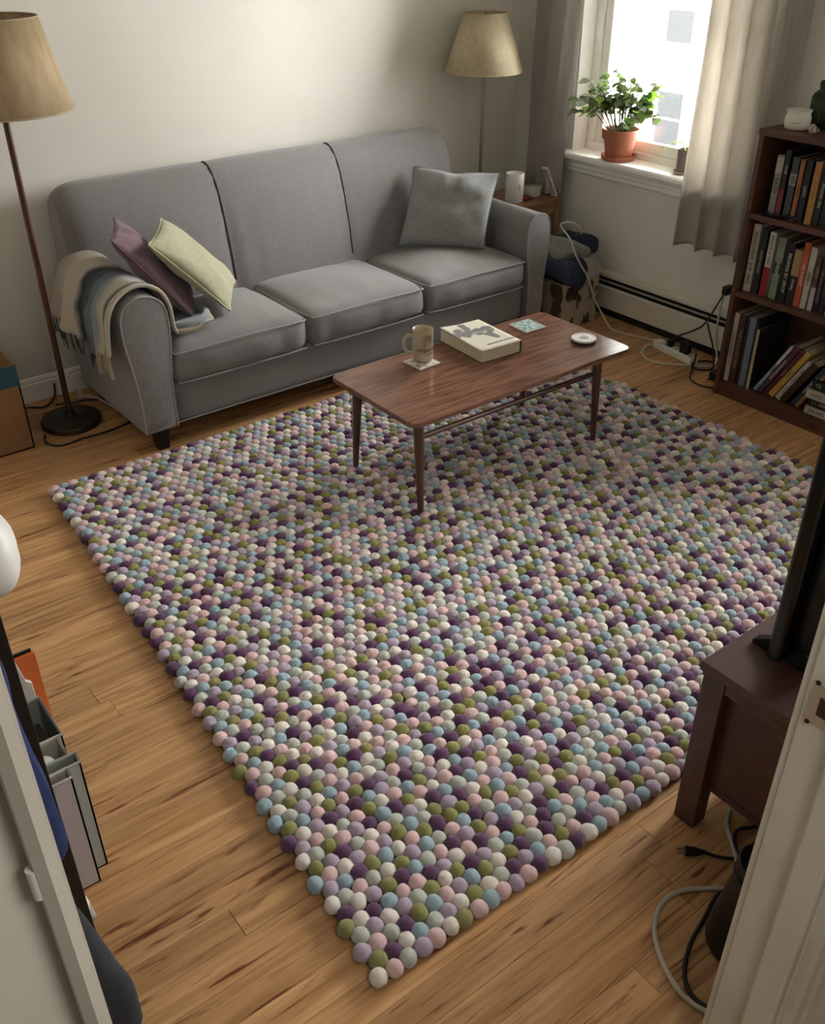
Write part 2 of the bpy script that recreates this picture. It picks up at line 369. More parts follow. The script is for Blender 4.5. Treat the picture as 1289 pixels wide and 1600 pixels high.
B().box(24.9, 25, 4, 21.3, 9, 9.5).obj('cornice', mat('stone', '#d5d2ca', .8), fac)
PANE2 = mat('far_pane', '#17191b', .6, spec=.2); STONE = MATS['stone']
for yc in (8.2, 11.9, 15.7, 19.65):
    for zc, hh in ((-6.2, .75), (-3.47, .75), (-.95, .42), (1.9, .75), (4.8, .75)):
        w_ = B().box(24.93, 25.02, yc-.54, yc+.54, zc-hh-.08, zc+hh+.08).box(24.85, 25, yc-.75, yc+.75, zc-hh-.22, zc-hh-.08).obj('window', STONE, fac)
        bar = .03 if hh > .5 else .0
        B().box(24.92, 24.94, yc-.46, yc+.46, zc-hh, zc-bar).box(24.92, 24.94, yc-.46, yc+.46, zc+bar, zc+hh).obj('pane', PANE2, w_)
struct(B().box(4.4, 40, -20, 40, -9.2, -9).obj('street', mat('asphalt', '#8d8c8a', .9)))

# ---- baseboard heater under the window
ht = thing('baseboard_heater', (4.0, 2.5, 0), 'long cream baseboard heater under the window with black louvre slots', 'heater')
HC = mat('heater_enamel', '#cdc8bb', .5, col2='#c2bdb0', nscale=3)
HB = mat('heater_shadow_black', '#15130f', .8)  # black boxes stand in for the shade inside the heater's gaps
B().box(4.035, XW, .6, 3.95, 0.02, .235).obj('back_plate', HC, ht)
B().prism([(XW, .238), (4.005, .238), (3.999, .232), (3.999, .214), (4.006, .214), (4.006, .226), (XW, .226)], 'y', .6, 3.95).obj('top_cover', HC, ht)
B().prism([(3.990, .044), (3.990, .158), (3.996, .168), (4.002, .168), (4.002, .044)], 'y', .6, 3.95).obj('front_cover', HC, ht)
B().box(3.998, 4.001, .6, 3.95, .189, .194).box(4.001, 4.02, .6, 3.95, .186, .190).obj('louvre', mat('louvre_edge', '#a9a69c', .5), ht)
B().box(4.02, 4.035, .6, 3.95, .03, .225).obj('slot_shade', HB, ht)
B().box(4.0, 4.035, 3.95, 3.965, 0, .238).obj('end_cap', HC, ht)
B().box(4.004, 4.035, .6, 3.95, 0, .044).obj('toe_gap_shade', HB, ht)

# ================================================================== RUG
RUGC = [('cream', '#d3cbc2', .13), ('pink', '#cbacac', .19), ('lilac', '#a697a8', .16), ('plum', '#5a3a58', .17), ('olive', '#84824f', .13), ('sage', '#b0b4aa', .13), ('blue', '#8fa3ae', .12)]
def dk(h, k):
    h = h.lstrip('#'); return '#'+''.join('%02x' % int(max(0, min(255, int(h[i:i+2], 16)*k))) for i in (0, 2, 4))
FELT = [mat('felt_'+n, dk(c, .93), 1.0, col2=dk(c, 1.08), nscale=90, bump=.6, bscale=330, bdist=.0015, sheen=.25, spec=.15) for n, c, _ in RUGC]
rug = thing('felt_ball_rug', (2.0, 2.2, 0), 'felt ball rug in plum, pink, lilac, cream, olive and blue under the coffee table', 'rug')
B().add([(.66, .97, .001), (3.31, .97, .001), (3.31, 3.40, .001), (.82, 3.40, .001), (.66, .97, .008), (3.31, .97, .008), (3.31, 3.40, .008), (.82, 3.40, .008)],
        [(0,3,2,1),(4,5,6,7),(0,1,5,4),(1,2,6,5),(2,3,7,6),(3,0,4,7)]).obj('backing', mat('rug_backing', '#3c3436', 1), rug)
def ico_half():
    bm = bmesh.new(); bmesh.ops.create_icosphere(bm, subdivisions=3, radius=1.0)
    kill = [f for f in bm.faces if f.calc_center_median().z < -.62]; bmesh.ops.delete(bm, geom=kill, context='FACES')
    bm.verts.index_update(); v = np.array([q.co[:] for q in bm.verts]); f = np.array([[q.index for q in g.verts] for g in bm.faces]); bm.free(); return v, f
IV, IF = ico_half()
rr = random.Random(21); balls = []
y = .971; j = 0
while y < 3.42:
    t = (y-.951)/(3.43-.951); xl = .631+(.805-.631)*t+.020
    x = xl+(.0197 if j % 2 else 0); last = None
    bow = .012*math.sin(y*3.1)
    while x < 3.320:
        edge = (x-xl < .02) or y < .99
        jx = rr.gauss(0, .0018); jy = rr.gauss(0, .0018)+.006*math.sin(x*2.3+.8)
        s = rr.gauss(1, .04); balls.append((x+jx, y+jy, .0205+rr.gauss(0, .0010), .0222*s*rr.uniform(.98, 1.07), .0214*s*rr.uniform(.94, 1.02), .0198*s))
        x += .0395
    y += .0346; j += 1
cum = np.cumsum([q[2] for q in RUGC]); cum /= cum[-1]
def pick(): return int(np.searchsorted(cum, rr.random()))
cols = []
for i, b_ in enumerate(balls):
    nb = [cols[k] for k in range(max(0, i-70), i) if (balls[k][0]-b_[0])**2+(balls[k][1]-b_[1])**2 < .0021]
    c_ = pick()
    for _ in range(3):
        if c_ not in nb: break
        c_ = pick()
    cols.append(c_)
def score(b):
    d = Vector((b[0], b[1], b[2]-1.95)); dep = d.dot(CW); px = 644.5+1478*d.dot(CR)/dep; py = 800-1478*d.dot(CU)/dep
    hid = px > 1075 and (px-1075)*.8+py > 1190
    return -1 if (not (0 < px < 1289 and 0 < py < 1600) or hid) else 1/dep
order = sorted(range(len(balls)), key=lambda i: -score(balls[i])); near = set(order[:300])
protos = []
for k in range(4):
    v = IV.copy(); seed = k*5.3
    for i in range(len(v)):
        v[i] *= 1+.07*noise.noise(Vector(v[i])*1.6+Vector((seed, 0, 0)))
    me = bpy.data.meshes.new('felt_ball'); me.from_pydata([tuple(q) for q in v], [], [tuple(map(int, q)) for q in IF]); me.shade_smooth(); me.materials.append(FELT[0]); protos.append((me, v))
for i in near:
    b = balls[i]; o = bpy.data.objects.new('felt_ball', protos[i % 4][0]); COL.objects.link(o)
    o.parent = rug; o.location = (b[0]-2.0, b[1]-2.2, b[2]); o.scale = b[3:6]; o.rotation_euler = (0, 0, rr.random()*6.28)
    o.material_slots[0].link = 'OBJECT'; o.material_slots[0].material = FELT[cols[i]]
far = [i for i in range(len(balls)) if i not in near]
nv = len(IV); nf = len(IF); VV = np.empty((len(far)*nv, 3)); FF = np.empty((len(far)*nf, 3), dtype=np.int32); MI = np.empty(len(far)*nf, dtype=np.int32)
for k, i in enumerate(far):
    b = balls[i]; v = protos[i % 4][1]; a = rr.random()*6.28; c_, s_ = math.cos(a), math.sin(a)
    VV[k*nv:(k+1)*nv, 0] = (v[:, 0]*c_-v[:, 1]*s_)*b[3]+b[0]; VV[k*nv:(k+1)*nv, 1] = (v[:, 0]*s_+v[:, 1]*c_)*b[4]+b[1]; VV[k*nv:(k+1)*nv, 2] = v[:, 2]*b[5]+b[2]
    FF[k*nf:(k+1)*nf] = IF+k*nv; MI[k*nf:(k+1)*nf] = cols[i]
me = bpy.data.meshes.new('felt_balls'); me.vertices.add(len(VV)); me.vertices.foreach_set('co', VV.ravel()); me.loops.add(FF.size); me.loops.foreach_set('vertex_index', FF.ravel())
me.polygons.add(len(FF)); me.polygons.foreach_set('loop_start', np.arange(0, FF.size, 3, dtype=np.int32))
for m in FELT: me.materials.append(m)
me.polygons.foreach_set('material_index', MI); me.update(calc_edges=True); me.shade_smooth()
o = bpy.data.objects.new('felt_ball', me); COL.objects.link(o); o.parent = rug; o.location = (-2.0, -2.2, 0); o['kind'] = 'stuff'

# ================================================================== SOFA
sofa = thing('sofa', (2.39, 3.83, 0), 'long grey three-seat sofa against the wall behind the coffee table', 'sofa')
def armprof(xi, xo, ztop, z0=.10, n=14):
    """outline in (x,z): outer bottom, up, round top, inner down"""
    sgn = 1 if xi > xo else -1; xob = xo+sgn*.03; xib = xi-sgn*.022
    cx = (xi+xo)/2; rx = abs(xi-xo)/2; rz = .095
    pts = [(xob, z0), (xob-sgn*.004, z0+.2), (xo, ztop-rz-.08)]
    for k in range(n+1):
        a = PI-PI*k/n; pts.append((cx+sgn*rx*math.cos(a), ztop-rz+rz*math.sin(a)**.9))
    pts += [(xi, ztop-rz-.10), (xib, z0+.2), (xib, z0)]
    return pts
def arm(xi, xo, ztop):
    pf = armprof(xi, xo, ztop); cx = sum(p[0] for p in pf)/len(pf); cz = sum(p[1] for p in pf)/len(pf)
    def ring(y, k): return [(cx+(p[0]-cx)*k, y, cz+(p[1]-cz)*k) for p in pf]
    rings = [ring(3.447, .90), ring(3.449, .965), ring(3.457, 1.0)]+[ring(y, 1.0) for y in (3.55, 3.7, 3.85, 4.0, 4.14)]+[ring(4.17, .97)]
    a = B().loft(rings).obj('arm', SOFA, sofa, smooth=True, ang=60)
    loop = [(cx+(p[0]-cx)*.985, 3.450, cz+(p[1]-cz)*.985) for p in pf]
    B().tube(loop, .0042, 6, 2).obj('piping', PIPE, a, smooth=True)
arm(1.418, 1.222, .685); arm(3.392, 3.545, .65)
B().rbox((2.395, 3.83, .20), (2.02, .70, .20), .02, n=6).obj('base', SOFA, sofa, smooth=True, ang=180)
B().tube([(1.41, 3.478, .105), (2.4, 3.478, .105), (3.38, 3.478, .105)], .004, 6, 2).obj('piping', PIPE, sofa, smooth=True)
def seat(x0, x1, seed):
    w = x1-x0-.004; d = .58; cx = (x0+x1)/2; cy = 3.445+d/2
    def fn(p):
        wr = .0045*math.sin(p.x*46+3*noise.noise(Vector((p.x*5+seed, p.y*5, 0))))*max(0, -p.y/d*2)*(1 if p.z > -.04 else .6)
        wr += .006*noise.noise(Vector((p.x*9+seed*3, p.y*3, seed)))
        p.z += wr; p.y += (wr*.8-.014*(1-(2*p.x/w)**2)*max(0, 1-(p.z/.07)**2)) if p.y < -d*.4 else 0
        return p
    c = B().rbox((cx, cy, .355), (w, d, .150), .050, n=20, crown=.042, nz=.004, nf=5, seed=seed, fn=fn).obj('seat_cushion', SOFA, sofa, smooth=True, ang=180)
    for z, r in ((.418, .0042), (.288, .004)):
        e = .012
        loop = [(x0+e, 3.95, z), (x0+e-.004, 3.6, z), (x0+.018, 3.475, z), (x0+.055, 3.448, z), (cx, 3.442, z+(.006 if z > .4 else 0)), (x1-.055, 3.448, z), (x1-.018, 3.475, z), (x1-e+.004, 3.6, z), (x1-e, 3.95, z)]
        B().tube(loop, r, 6, 6).obj('piping', PIPE, c, smooth=True)
SX = [1.405, 2.072, 2.735, 3.40]
for k in range(3): seat(SX[k], SX[k+1], 3.1*k+1)
# tight back in three panels
BX = [1.272, 2.005, 2.675, 3.40]
def backpanel(x0, x1, seed, first, lastp):
    prof = [(3.985, .36), (3.975, .45), (4.0, .60), (4.035, .75), (4.07, .86), (4.105, .925), (4.15, .965), (4.20, .975), (4.245, .955), (4.27, .90), (4.275, .6), (4.275, .12), (4.1, .12), (4.0, .2)]
    rings = []; n = 22
    for i in range(n+1):
        t = i/n; s = .5-.5*math.cos(PI*t); x = x0+(x1-x0)*s; u = 2*s-1
        edgeL = first; edgeR = lastp
        ins = 0.0
        e = abs(u)**6
        soft = .005*e if not ((first and u < 0) or (lastp and u > 0)) else .0
        if (first and u < 0) or (lastp and u > 0): soft = .06*abs(u)**9
        ring = []
        for k, (yy, zz) in enumerate(prof):
            cy, cz = 4.15, .60
            top = max(0, (zz-.55)/.42)
            yy2 = yy+(4.15-yy)*soft/.17; zz2 = zz-soft*top*.8
            bul = .014*(1-u*u)*(1 if yy < 4.1 else 0)
            wr = .003*math.sin(x*60+4*noise.noise(Vector((x*4+seed, zz*3, 0))))*(1-top)*(1 if yy < 4.1 and zz > .4 else 0)*(1 if seed == 2 else .35)
            ring.append((x, yy2-bul+wr, zz2))
        rings.append(ring)
    bo = B().loft(rings, cap=False); np_ = len(prof)
    for ring in (rings[0], rings[-1]):
        o_ = len(bo.v); bo.v += [tuple(p) for p in ring]+[(ring[0][0], 4.15, .55)]; bo.f += [(o_+k, o_+(k+1) % np_, o_+np_) for k in range(np_)]
    bo.obj('back_panel', SOFA, sofa, smooth=True, ang=75)
for k in range(3): backpanel(BX[k], BX[k+1], k+1, k == 0, k == 2)
for x in BX[1:3]:
    B().tube([(x, 3.983, .47), (x, 4.004, .60), (x, 4.039, .75), (x, 4.074, .86), (x, 4.109, .920), (x, 4.15, .960), (x, 4.20, .970), (x, 4.245, .950)], .0042, 6, 4).obj('piping', DARKSEAM, sofa, smooth=True)
LEGM = mat('black_wood_leg', '#17120f', .5)
for (x, y) in ((1.33, 3.50), (3.46, 3.50), (1.33, 4.12), (3.46, 4.12)):
    B().loft([[(x+a*.024, y+b*.024, 0) for a, b in ((-1,-1),(1,-1),(1,1),(-1,1))], [(x+a*.034, y+b*.034, .105) for a, b in ((-1,-1),(1,-1),(1,1),(-1,1))]]).obj('leg', LEGM, sofa, bevel=.003)

# ---- pillows
def pillow(name, Bc, Lc, Tc, Rc, T, m, mp, label, seed, wr=.006, chop=0.0):
    """corners B (bottom), L, T (top), R given in order around"""
    Bc, Lc, Tc, Rc = map(Vector, (Bc, Lc, Tc, Rc)); n_ = (Rc-Bc).cross(Lc-Bc).normalized()
    o = thing(name, (Bc+Lc+Tc+Rc)/4-Vector((0, 0, .1)), label, 'pillow')
    def P(u, v):
        uu = u*(1-.05*(1-v*v)*abs(u)**3); vv = v*(1-.05*(1-u*u)*abs(v)**3)
        a = (uu+1)/2; b = (vv+1)/2
        b -= chop*math.exp(-(u/.30)**2)*max(0, v)**2
        return Bc*(1-a)*(1-b)+Rc*a*(1-b)+Lc*(1-a)*b+Tc*a*b
    b = B(); N = 30
    for sgn in (1, -1):
        def fn(i, j, sgn=sgn):
            u = math.sin((i-.5)*PI); v = math.sin((j-.5)*PI)
            h = T*max(0, (1-u*u)*(1-v*v))**.42*(1-chop*4*math.exp(-(u/.14)**2)*max(0, v+.15))
            p = P(u, v); k = noise.noise(p*9+Vector((seed, 0, 0)))*wr*1.6+noise.noise(p*22+Vector((seed, 0, 0)))*wr*.6
            rad = math.sin(math.atan2(v, u)*9+seed)*wr*.7*max(abs(u), abs(v))**2
            return p+n_*(sgn*(h+(k+rad)*min(1, h/T*1.6)))
        b.grid(fn, N, N); 
        if sgn < 0:
            m0 = len(b.f)//2; b.f[m0:] = [tuple(reversed(f)) for f in b.f[m0:]]
    bo = b.obj('cover', m, o, smooth=True, ang=180)
    per = []
    for q in range(4):
        for k in range(8):
            t = -1+k/4
            u, v = [(t, -1), (1, t), (-t, 1), (-1, -t)][q]; per.append(P(u, v))
    B().tube(per, .0042, 6, 2, closed=True).obj('piping', mp, o, smooth=True)
    return o
PG = mat('grey_linen_pillow', '#7d8080', .95, col2='#8b8d8d', nscale=60, stretch=(1, 1, 2), bump=.4, bscale=350, sheen=.2)
PGR = mat('sage_linen_pillow', '#97957a', .95, col2='#a29f84', nscale=40, bump=.4, bscale=350, sheen=.2)
PM = mat('mauve_linen_pillow', '#5c4349', .95, col2='#6b5057', nscale=60, bump=.5, bscale=300, sheen=.2)
pillow('throw_pillow', (2.925, 3.925, .475), (3.085, 4.0, .835), (3.40, 3.70, .81), (3.25, 3.63, .47), .088, PG, mat('grey_pillow_seam', '#77797a', .9), 'square grey linen pillow leaning in the right corner of the sofa', 3.3, .011, .03)
pillow('throw_pillow', (1.765, 3.60, .485), (1.445, 3.60, .83), (1.64, 3.90, .835), (1.955, 3.90, .50), .058, PGR, mat('sage_piping', '#b3af8d', .9), 'pale sage green pillow with piping leaning on the mauve pillow', 7.7, .004)
pillow('throw_pillow', (1.605, 3.62, .485), (1.30, 3.60, .87), (1.435, 3.90, .875), (1.745, 3.92, .485), .055, PM, mat('mauve_seam', '#5d444a', .9), 'dusty mauve pillow between the draped blanket and the green pillow', 1.9, .007)

# ---- blanket over the left arm
bl = thing('throw_blanket', (1.32, 3.75, .6), 'cream and slate blue fringed blanket draped over the left sofa arm', 'blanket')
BLM = uvramp_mat('blanket_stripes', [(0, '#8b8178'), (.10, '#9c9287'), (.16, '#aaa191'), (.42, '#a59b8d'), (.45, '#6d6b6b'), (.47, '#23272e'), (.62, '#2b3038'), (.65, '#59626b'), (.80, '#79828a'), (.83, '#a09a8e'), (.90, '#a9a292'), (.955, '#2c2a28'), (.965, '#a9a292')])
YR, YF = 4.06, 3.475
def bpath(t):
    y = YR+(YF-YR)*t
    zlo = .475-.045*math.sin(t*2.6)+.010*math.sin(t*17)
    if t > .86: zlo = .47
    run = .015+.17*max(0, min(1, (t-.40)/.30))
    if t > .86: run = .10
    pts = [Vector((1.178-.012*math.sin(t*9)+.02*t, y, zlo)), Vector((1.185+.01*t, y, .55)), Vector((1.203, y, .62)), Vector((1.235, y, .672)), Vector((1.275, y, .697)), Vector((1.325, y, .704)), Vector((1.372, y, .692)), Vector((1.408, y, .66)), Vector((1.432, y, .60)), Vector((1.438, y, .53)), Vector((1.450, y, .485)), Vector((1.475, y, .472)), Vector((1.475+run*.5, y-.02*t, .476)), Vector((1.475+run, y-.03*t, .482))]
    return spline(pts, 8)
_cache = {}
def blfn(i, j):
    if i not in _cache: _cache[i] = bpath(i)
    P = _cache[i]; f = j*(len(P)-1); k = min(len(P)-2, int(f)); p = P[k].lerp(P[k+1], f-k)
    d = (P[k+1]-P[k]).normalized(); n = Vector((-d.z, 0, d.x))
    hang = max(0, 1-j*4.0); seatp = max(0, (j-.72)/.28)
    fold = (.5+.5*math.sin(i*34+2.2*noise.noise(Vector((i*4, j*3, 1)))))*(.006+.018*hang+.014*seatp)+.006*noise.noise(Vector((i*7, j*9, 4)))+.008
    p = p+n*fold
    p.y += .022*noise.noise(Vector((j*4, i*3, 7)))+(.02*(j-.5) if i > .5 else 0)
    return p
B().grid(blfn, 84, 70).obj('cloth', BLM, bl, smooth=True, ang=180, solid=.009, uv=True)
# rolled inner fold at the front edge
B().tube([blfn(.985, j/18)+Vector((0, -.006, .004)) for j in range(1, 19)], .0085, 8, 2).obj('folded_hem', mat('blanket_cream', '#a39a8b', .95, sheen=.3), bl, smooth=True)
B().tube([blfn(.80, .80)+Vector((.0, -.03, 0)), blfn(.80, .90)+Vector((0, -.05, .0)), blfn(.75, .97)+Vector((0, -.05, .006)), blfn(.68, 1)+Vector((.01, 0, .012)), blfn(.55, 1)+Vector((0, .0, .01))], .017, 10, 6).obj('folded_edge', mat('blanket_slate', '#7f868c', .95, sheen=.3), bl, smooth=True)
TD = mat('dark_fringe', '#34353a', .95); TCm = mat('cream_fringe', '#a2947c', .95)
for k in range(30):
    t = .03+.95*k/29; p = blfn(t, 0); dark = t < .62
    if .62 < t < .70: continue
    b = B()
    for q in range(3):
        dx = rnd.uniform(-.008, .008); ln = rnd.uniform(.055, .085)*(1.15 if not dark else 1)
        b.tube([p+Vector((-.002, dx*.4, .006)), p+Vector((-.004, dx, -ln*.5)), p+Vector((rnd.uniform(-.006, .006), dx*1.8, -ln))], .0022, 5, 2, r1=.0012)
    b.obj('tassel', TD if dark else TCm, bl, smooth=True)
for k, t in enumerate((.955, .975, .99)):
    p = blfn(t, 0); b = B()
    for q in range(4):
        dx = rnd.uniform(-.012, .012); b.tube([p+Vector((0, dx*.2, .01)), p+Vector((.0, dx, -.04)), p+Vector((.004, dx*1.6, -.085-rnd.random()*.02))], .0025, 5, 2, r1=.0013)
    b.obj('tassel', TCm, bl, smooth=True)

# ================================================================== COFFEE TABLE
TX0, TX1, TY0, TY1, TZ = 1.815, 2.965, 2.36, 2.90, .413
ct = thing('coffee_table', (2.39, 2.63, 0), 'low walnut coffee table with tapered legs standing on the rug', 'table')
def rrect(x0, x1, y0, y1, r, n=6):
    out = []
    for cx, cy, a0 in ((x1-r, y1-r, 0), (x0+r, y1-r, 90), (x0+r, y0+r, 180), (x1-r, y0+r, 270)):
        for k in range(n+1):
            a = math.radians(a0+90*k/n); out.append((cx+r*math.cos(a), cy+r*math.sin(a)))
    return out
pol = rrect(TX0, TX1, TY0, TY1, .035); pol2 = rrect(TX0+.003, TX1-.003, TY0+.003, TY1-.003, .033); pol3 = rrect(TX0+.012, TX1-.012, TY0+.012, TY1-.012, .028)
tt = B().loft([[(x, y, TZ-.026) for x, y in pol3], [(x, y, TZ-.018) for x, y in pol], [(x, y, TZ-.003) for x, y in pol], [(x, y, TZ) for x, y in pol2]]).obj('table_top', WALNUT, ct, smooth=True, ang=30)
B().box(TX0+.06, TX1-.06, TY0+.05, TY0+.065, TZ-.05, TZ-.026).box(TX0+.06, TX1-.06, TY1-.065, TY1-.05, TZ-.05, TZ-.026).obj('apron', DWOOD, ct)
RZ = .036
legs = [(1.90, 2.405, 1.849, 2.34), (2.88, 2.405, 2.79, 2.345), (1.90, 2.85, 1.85, 2.78), (2.88, 2.85, 2.785, 2.775)]
legs = [(1.868, 2.40, 1.852, 2.365), (2.80, 2.40, 2.782, 2.365), (1.872, 2.79, 1.856, 2.80), (2.79, 2.79, 2.775, 2.80)]
for tx, ty, bx, by in legs:
    B().cyl((bx, by, .039), (tx, ty, TZ-.026), .0115, .0205, n=18).obj('leg', DWOOD, ct, smooth=True)
for a, b_ in ((0, 1), (2, 3)):
    f = (.335-.03)/(TZ-.056); pa = [legs[a][2]+(legs[a][0]-legs[a][2])*f, legs[a][3]+(legs[a][1]-legs[a][3])*f]; pb = [legs[b_][2]+(legs[b_][0]-legs[b_][2])*f, legs[b_][3]+(legs[b_][1]-legs[b_][3])*f]
    B().cyl((pa[0], pa[1], .335), (pb[0], pb[1], .335), .0105, n=14).obj('stretcher', DWOOD, ct, smooth=True)

# things on the table
COA = mat('cream_coaster_print', '#8e877c', .6, col2='#cbc4b6', nscale=70, ramp=(.42, .52))
TEAL = mat('teal_mosaic', '#4f8d88', .4, col2='#c4cdc6', nscale=85, ramp=(.42, .60))
TILEB = mat('tile_body', '#cfc8bb', .6)
def coaster(c, s, rz, m, label, nm='coaster'):
    o = thing(nm, (c[0], c[1], TZ), label, 'coaster', rot=(0, 0, rz))
    B().box(-s/2, s/2, -s/2, s/2, 0, .007).obj('body', TILEB, o, bevel=.002, local=True); B().box(-s/2+.004, s/2-.004, -s/2+.004, s/2-.004, .007, .0085).obj('printed_face', m, o, bevel=.001, local=True)
coaster((2.175, 2.772), .108, math.radians(2), COA, 'cream patterned square coaster under the mug')
coaster((2.78, 2.80), .116, math.radians(-2), TEAL, 'teal mosaic square coaster at the back of the coffee table')
dc = thing('charging_pad', (2.855, 2.535, TZ), 'round white disc with dark underside on the right end of the table', 'coaster')
B().lathe([(.047, 0), (.052, .002), (.052, .008), (.050, .009)], (2.855, 2.535, TZ), 36, capt=True).obj('base', mat('dark_rubber', '#2e2622', .6), dc, smooth=True, ang=30)
B().lathe([(.050, .009), (.053, .010), (.053, .015), (.050, .0175), (.043, .0175), (.041, .016), (.001, .016)], (2.855, 2.535, TZ), 36).obj('disc', WHITEP, dc, smooth=True, ang=30)
b = B()
for k in range(5): a = k*2*PI/5; b.tube([(2.855+.012*math.cos(a)+.009*math.cos(t), 2.535+.012*math.sin(a)+.009*math.sin(t), TZ+.0163) for t in [q*PI/4 for q in range(8)]], .0008, 4, 2, closed=True)
b.obj('emblem', mat('emblem_grey', '#a5a39d', .5), dc)
# mug
MUG = mat('stoneware_mug', '#bfb39b', .35, col2='#b4a890', nscale=9); mugc = (2.19, 2.785, TZ+.0085)
mg = thing('mug', mugc, 'tan stoneware mug with dark print standing on a coaster', 'mug')
B().lathe([(.034, 0), (.039, .004), (.0405, .012), (.0405, .118), (.0425, .128), (.0415, .131), (.0385, .129), (.037, .118), (.036, .012), (.001, .010)], mugc, 36).obj('body', MUG, mg, smooth=True, ang=50)
hd = Vector((-.86, .50, 0)).normalized(); mc = Vector(mugc)
B().tube([mc+hd*.036+Vector((0, 0, .102)), mc+hd*.058+Vector((0, 0, .106)), mc+hd*.074+Vector((0, 0, .088)), mc+hd*.076+Vector((0, 0, .058)), mc+hd*.062+Vector((0, 0, .036)), mc+hd*.037+Vector((0, 0, .034))], .0068, 10, 6).obj('handle', MUG, mg, smooth=True)
INK = mat('dark_print', '#3a2f2b', .6)
def wrap_text(body, size, R, c, ang, z, m, parent):
    """printed around a cylinder of radius R, centred on azimuth ang"""
    t = text(body, size, m, parent, Matrix.Identity(4), 'print', 0.0003)
    for v in t.data.vertices:
        a = ang+v.co.x/R; rr_ = R+v.co.z; zz = v.co.y
        v.co = (rr_*math.cos(a), rr_*math.sin(a), z+zz)
    return t
wrap_text('HEBAUGE', .021, .0409, mugc, math.radians(-95), .052, INK, mg); wrap_text('STUDIO HOUSE', .007, .0409, mugc, math.radians(-95), .036, INK, mg)
b = B()
for k in range(12):
    a0 = math.radians(-95)+rnd.uniform(-.5, .5); z0 = rnd.uniform(.07, .108); q = rnd.uniform(.004, .008)
    b.tube([(mc.x+.0409*math.cos(a0+q/.041*math.cos(t)), mc.y+.0409*math.sin(a0+q/.041*math.cos(t)), mc.z+z0+q*math.sin(t)) for t in [w*PI/4 for w in range(8)]], .0006, 4, 2, closed=True)
b.obj('print', mat('faded_print', '#7d6c5c', .6), mg)

# ---- books
PAGES = mat('book_pages', '#b7ad92', .9, col2='#a69c80', nscale=300, stretch=(.02, .02, 1))
BOOKM = {}
def bmat(c):
    if c not in BOOKM: BOOKM[c] = mat('book_cover_'+c, '#'+c, .5, col2=dk(c, .88), nscale=14)
    return BOOKM[c]
# big book on the table
a_ = Vector((2.352, 2.853)); f_ = Vector((2.362, 2.592)); r_ = Vector((2.590, 2.640)); k_ = Vector((2.613, 2.935))
bt = thing('book', (2.47, 2.76, TZ), 'thick cream paperback with grey cover art lying on the coffee table', 'book', rot=(0, 0, math.radians(-3)))
bw, bh, bz = .205, .285, .052
B().box(-bw/2+.004, bw/2-.004, -bh/2+.003, bh/2-.003, .002, bz-.002).obj('pages', mat('cream_pages', '#cfc6ab', .9, col2='#b9b096', nscale=8, stretch=(1, 1, 60)), bt, local=True)
CVR = mat('cream_cover', '#d2ccbd', .5)
B().box(-bw/2, bw/2, -bh/2, bh/2, 0, .002).obj('back_cover', bmat('2b2724'), bt, local=True)
def lift(u, v):
    x = -bw/2+bw*u; y = -bh/2+bh*v; return (x, y, bz-.001+.014*max(0, (.55-u))**1.4*max(0, v-.1)*1.6)
B().grid(lift, 14, 10).obj('front_cover', CVR, bt, local=True, solid=.0016, smooth=True)
B().tube([(bw/2-.001, -bh/2, .001), (bw/2+.003, -bh/2, .012), (bw/2+.004, -bh/2, bz*.5), (bw/2+.003, -bh/2, bz-.01), (bw/2-.001, -bh/2, bz-.001)], .0012, 6, 3).box(bw/2-.002, bw/2+.003, -bh/2, bh/2, .001, bz-.001).obj('spine', bmat('2b2724'), bt, local=True)
GA = mat('grey_cover_art', '#6f6c6c', .55)
def art(poly, z=.0014):
    vs = []
    for u, v in poly:
        p = lift(u, v); vs.append((p[0], p[1], p[2]+z))
    return vs
b = B()
for y0, y1, x0, x1 in ((.52, .72, .02, .95),):
    n = 12
    for k in range(n):
        u0 = x0+(x1-x0)*k/n; u1 = x0+(x1-x0)*(k+1)/n; e = .05*math.sin(k*1.7); b.add(art([(u0, y0+e), (u1, y0+.05*math.sin((k+1)*1.7)), (u1, y1-.02*math.sin(k*2.3+2)), (u0, y1-.02*math.sin(k*2.3))]), [(0, 1, 2, 3)])
b.add(art([(.36, .72), (.52, .72), (.56, .96), (.40, .98)]), [(0, 1, 2, 3)]); b.add(art([(.08, .72), (.34, .72), (.30, .84), (.14, .82)]), [(0, 1, 2, 3)])
b.add(art([(.55, .52), (.78, .52), (.80, .28), (.70, .26)]), [(0, 1, 2, 3)])
b.obj('cover_art', GA, bt, local=True)
p = lift(.55, .57); text('THE MEMORIES', .026, CVR, bt, Matrix.Translation((p[0]-.01, p[1], p[2]+.002)))
text('BRANDON DORN', .017, GA, bt, Matrix.Translation((.03, -bh/2+.04, bz+.0005)))

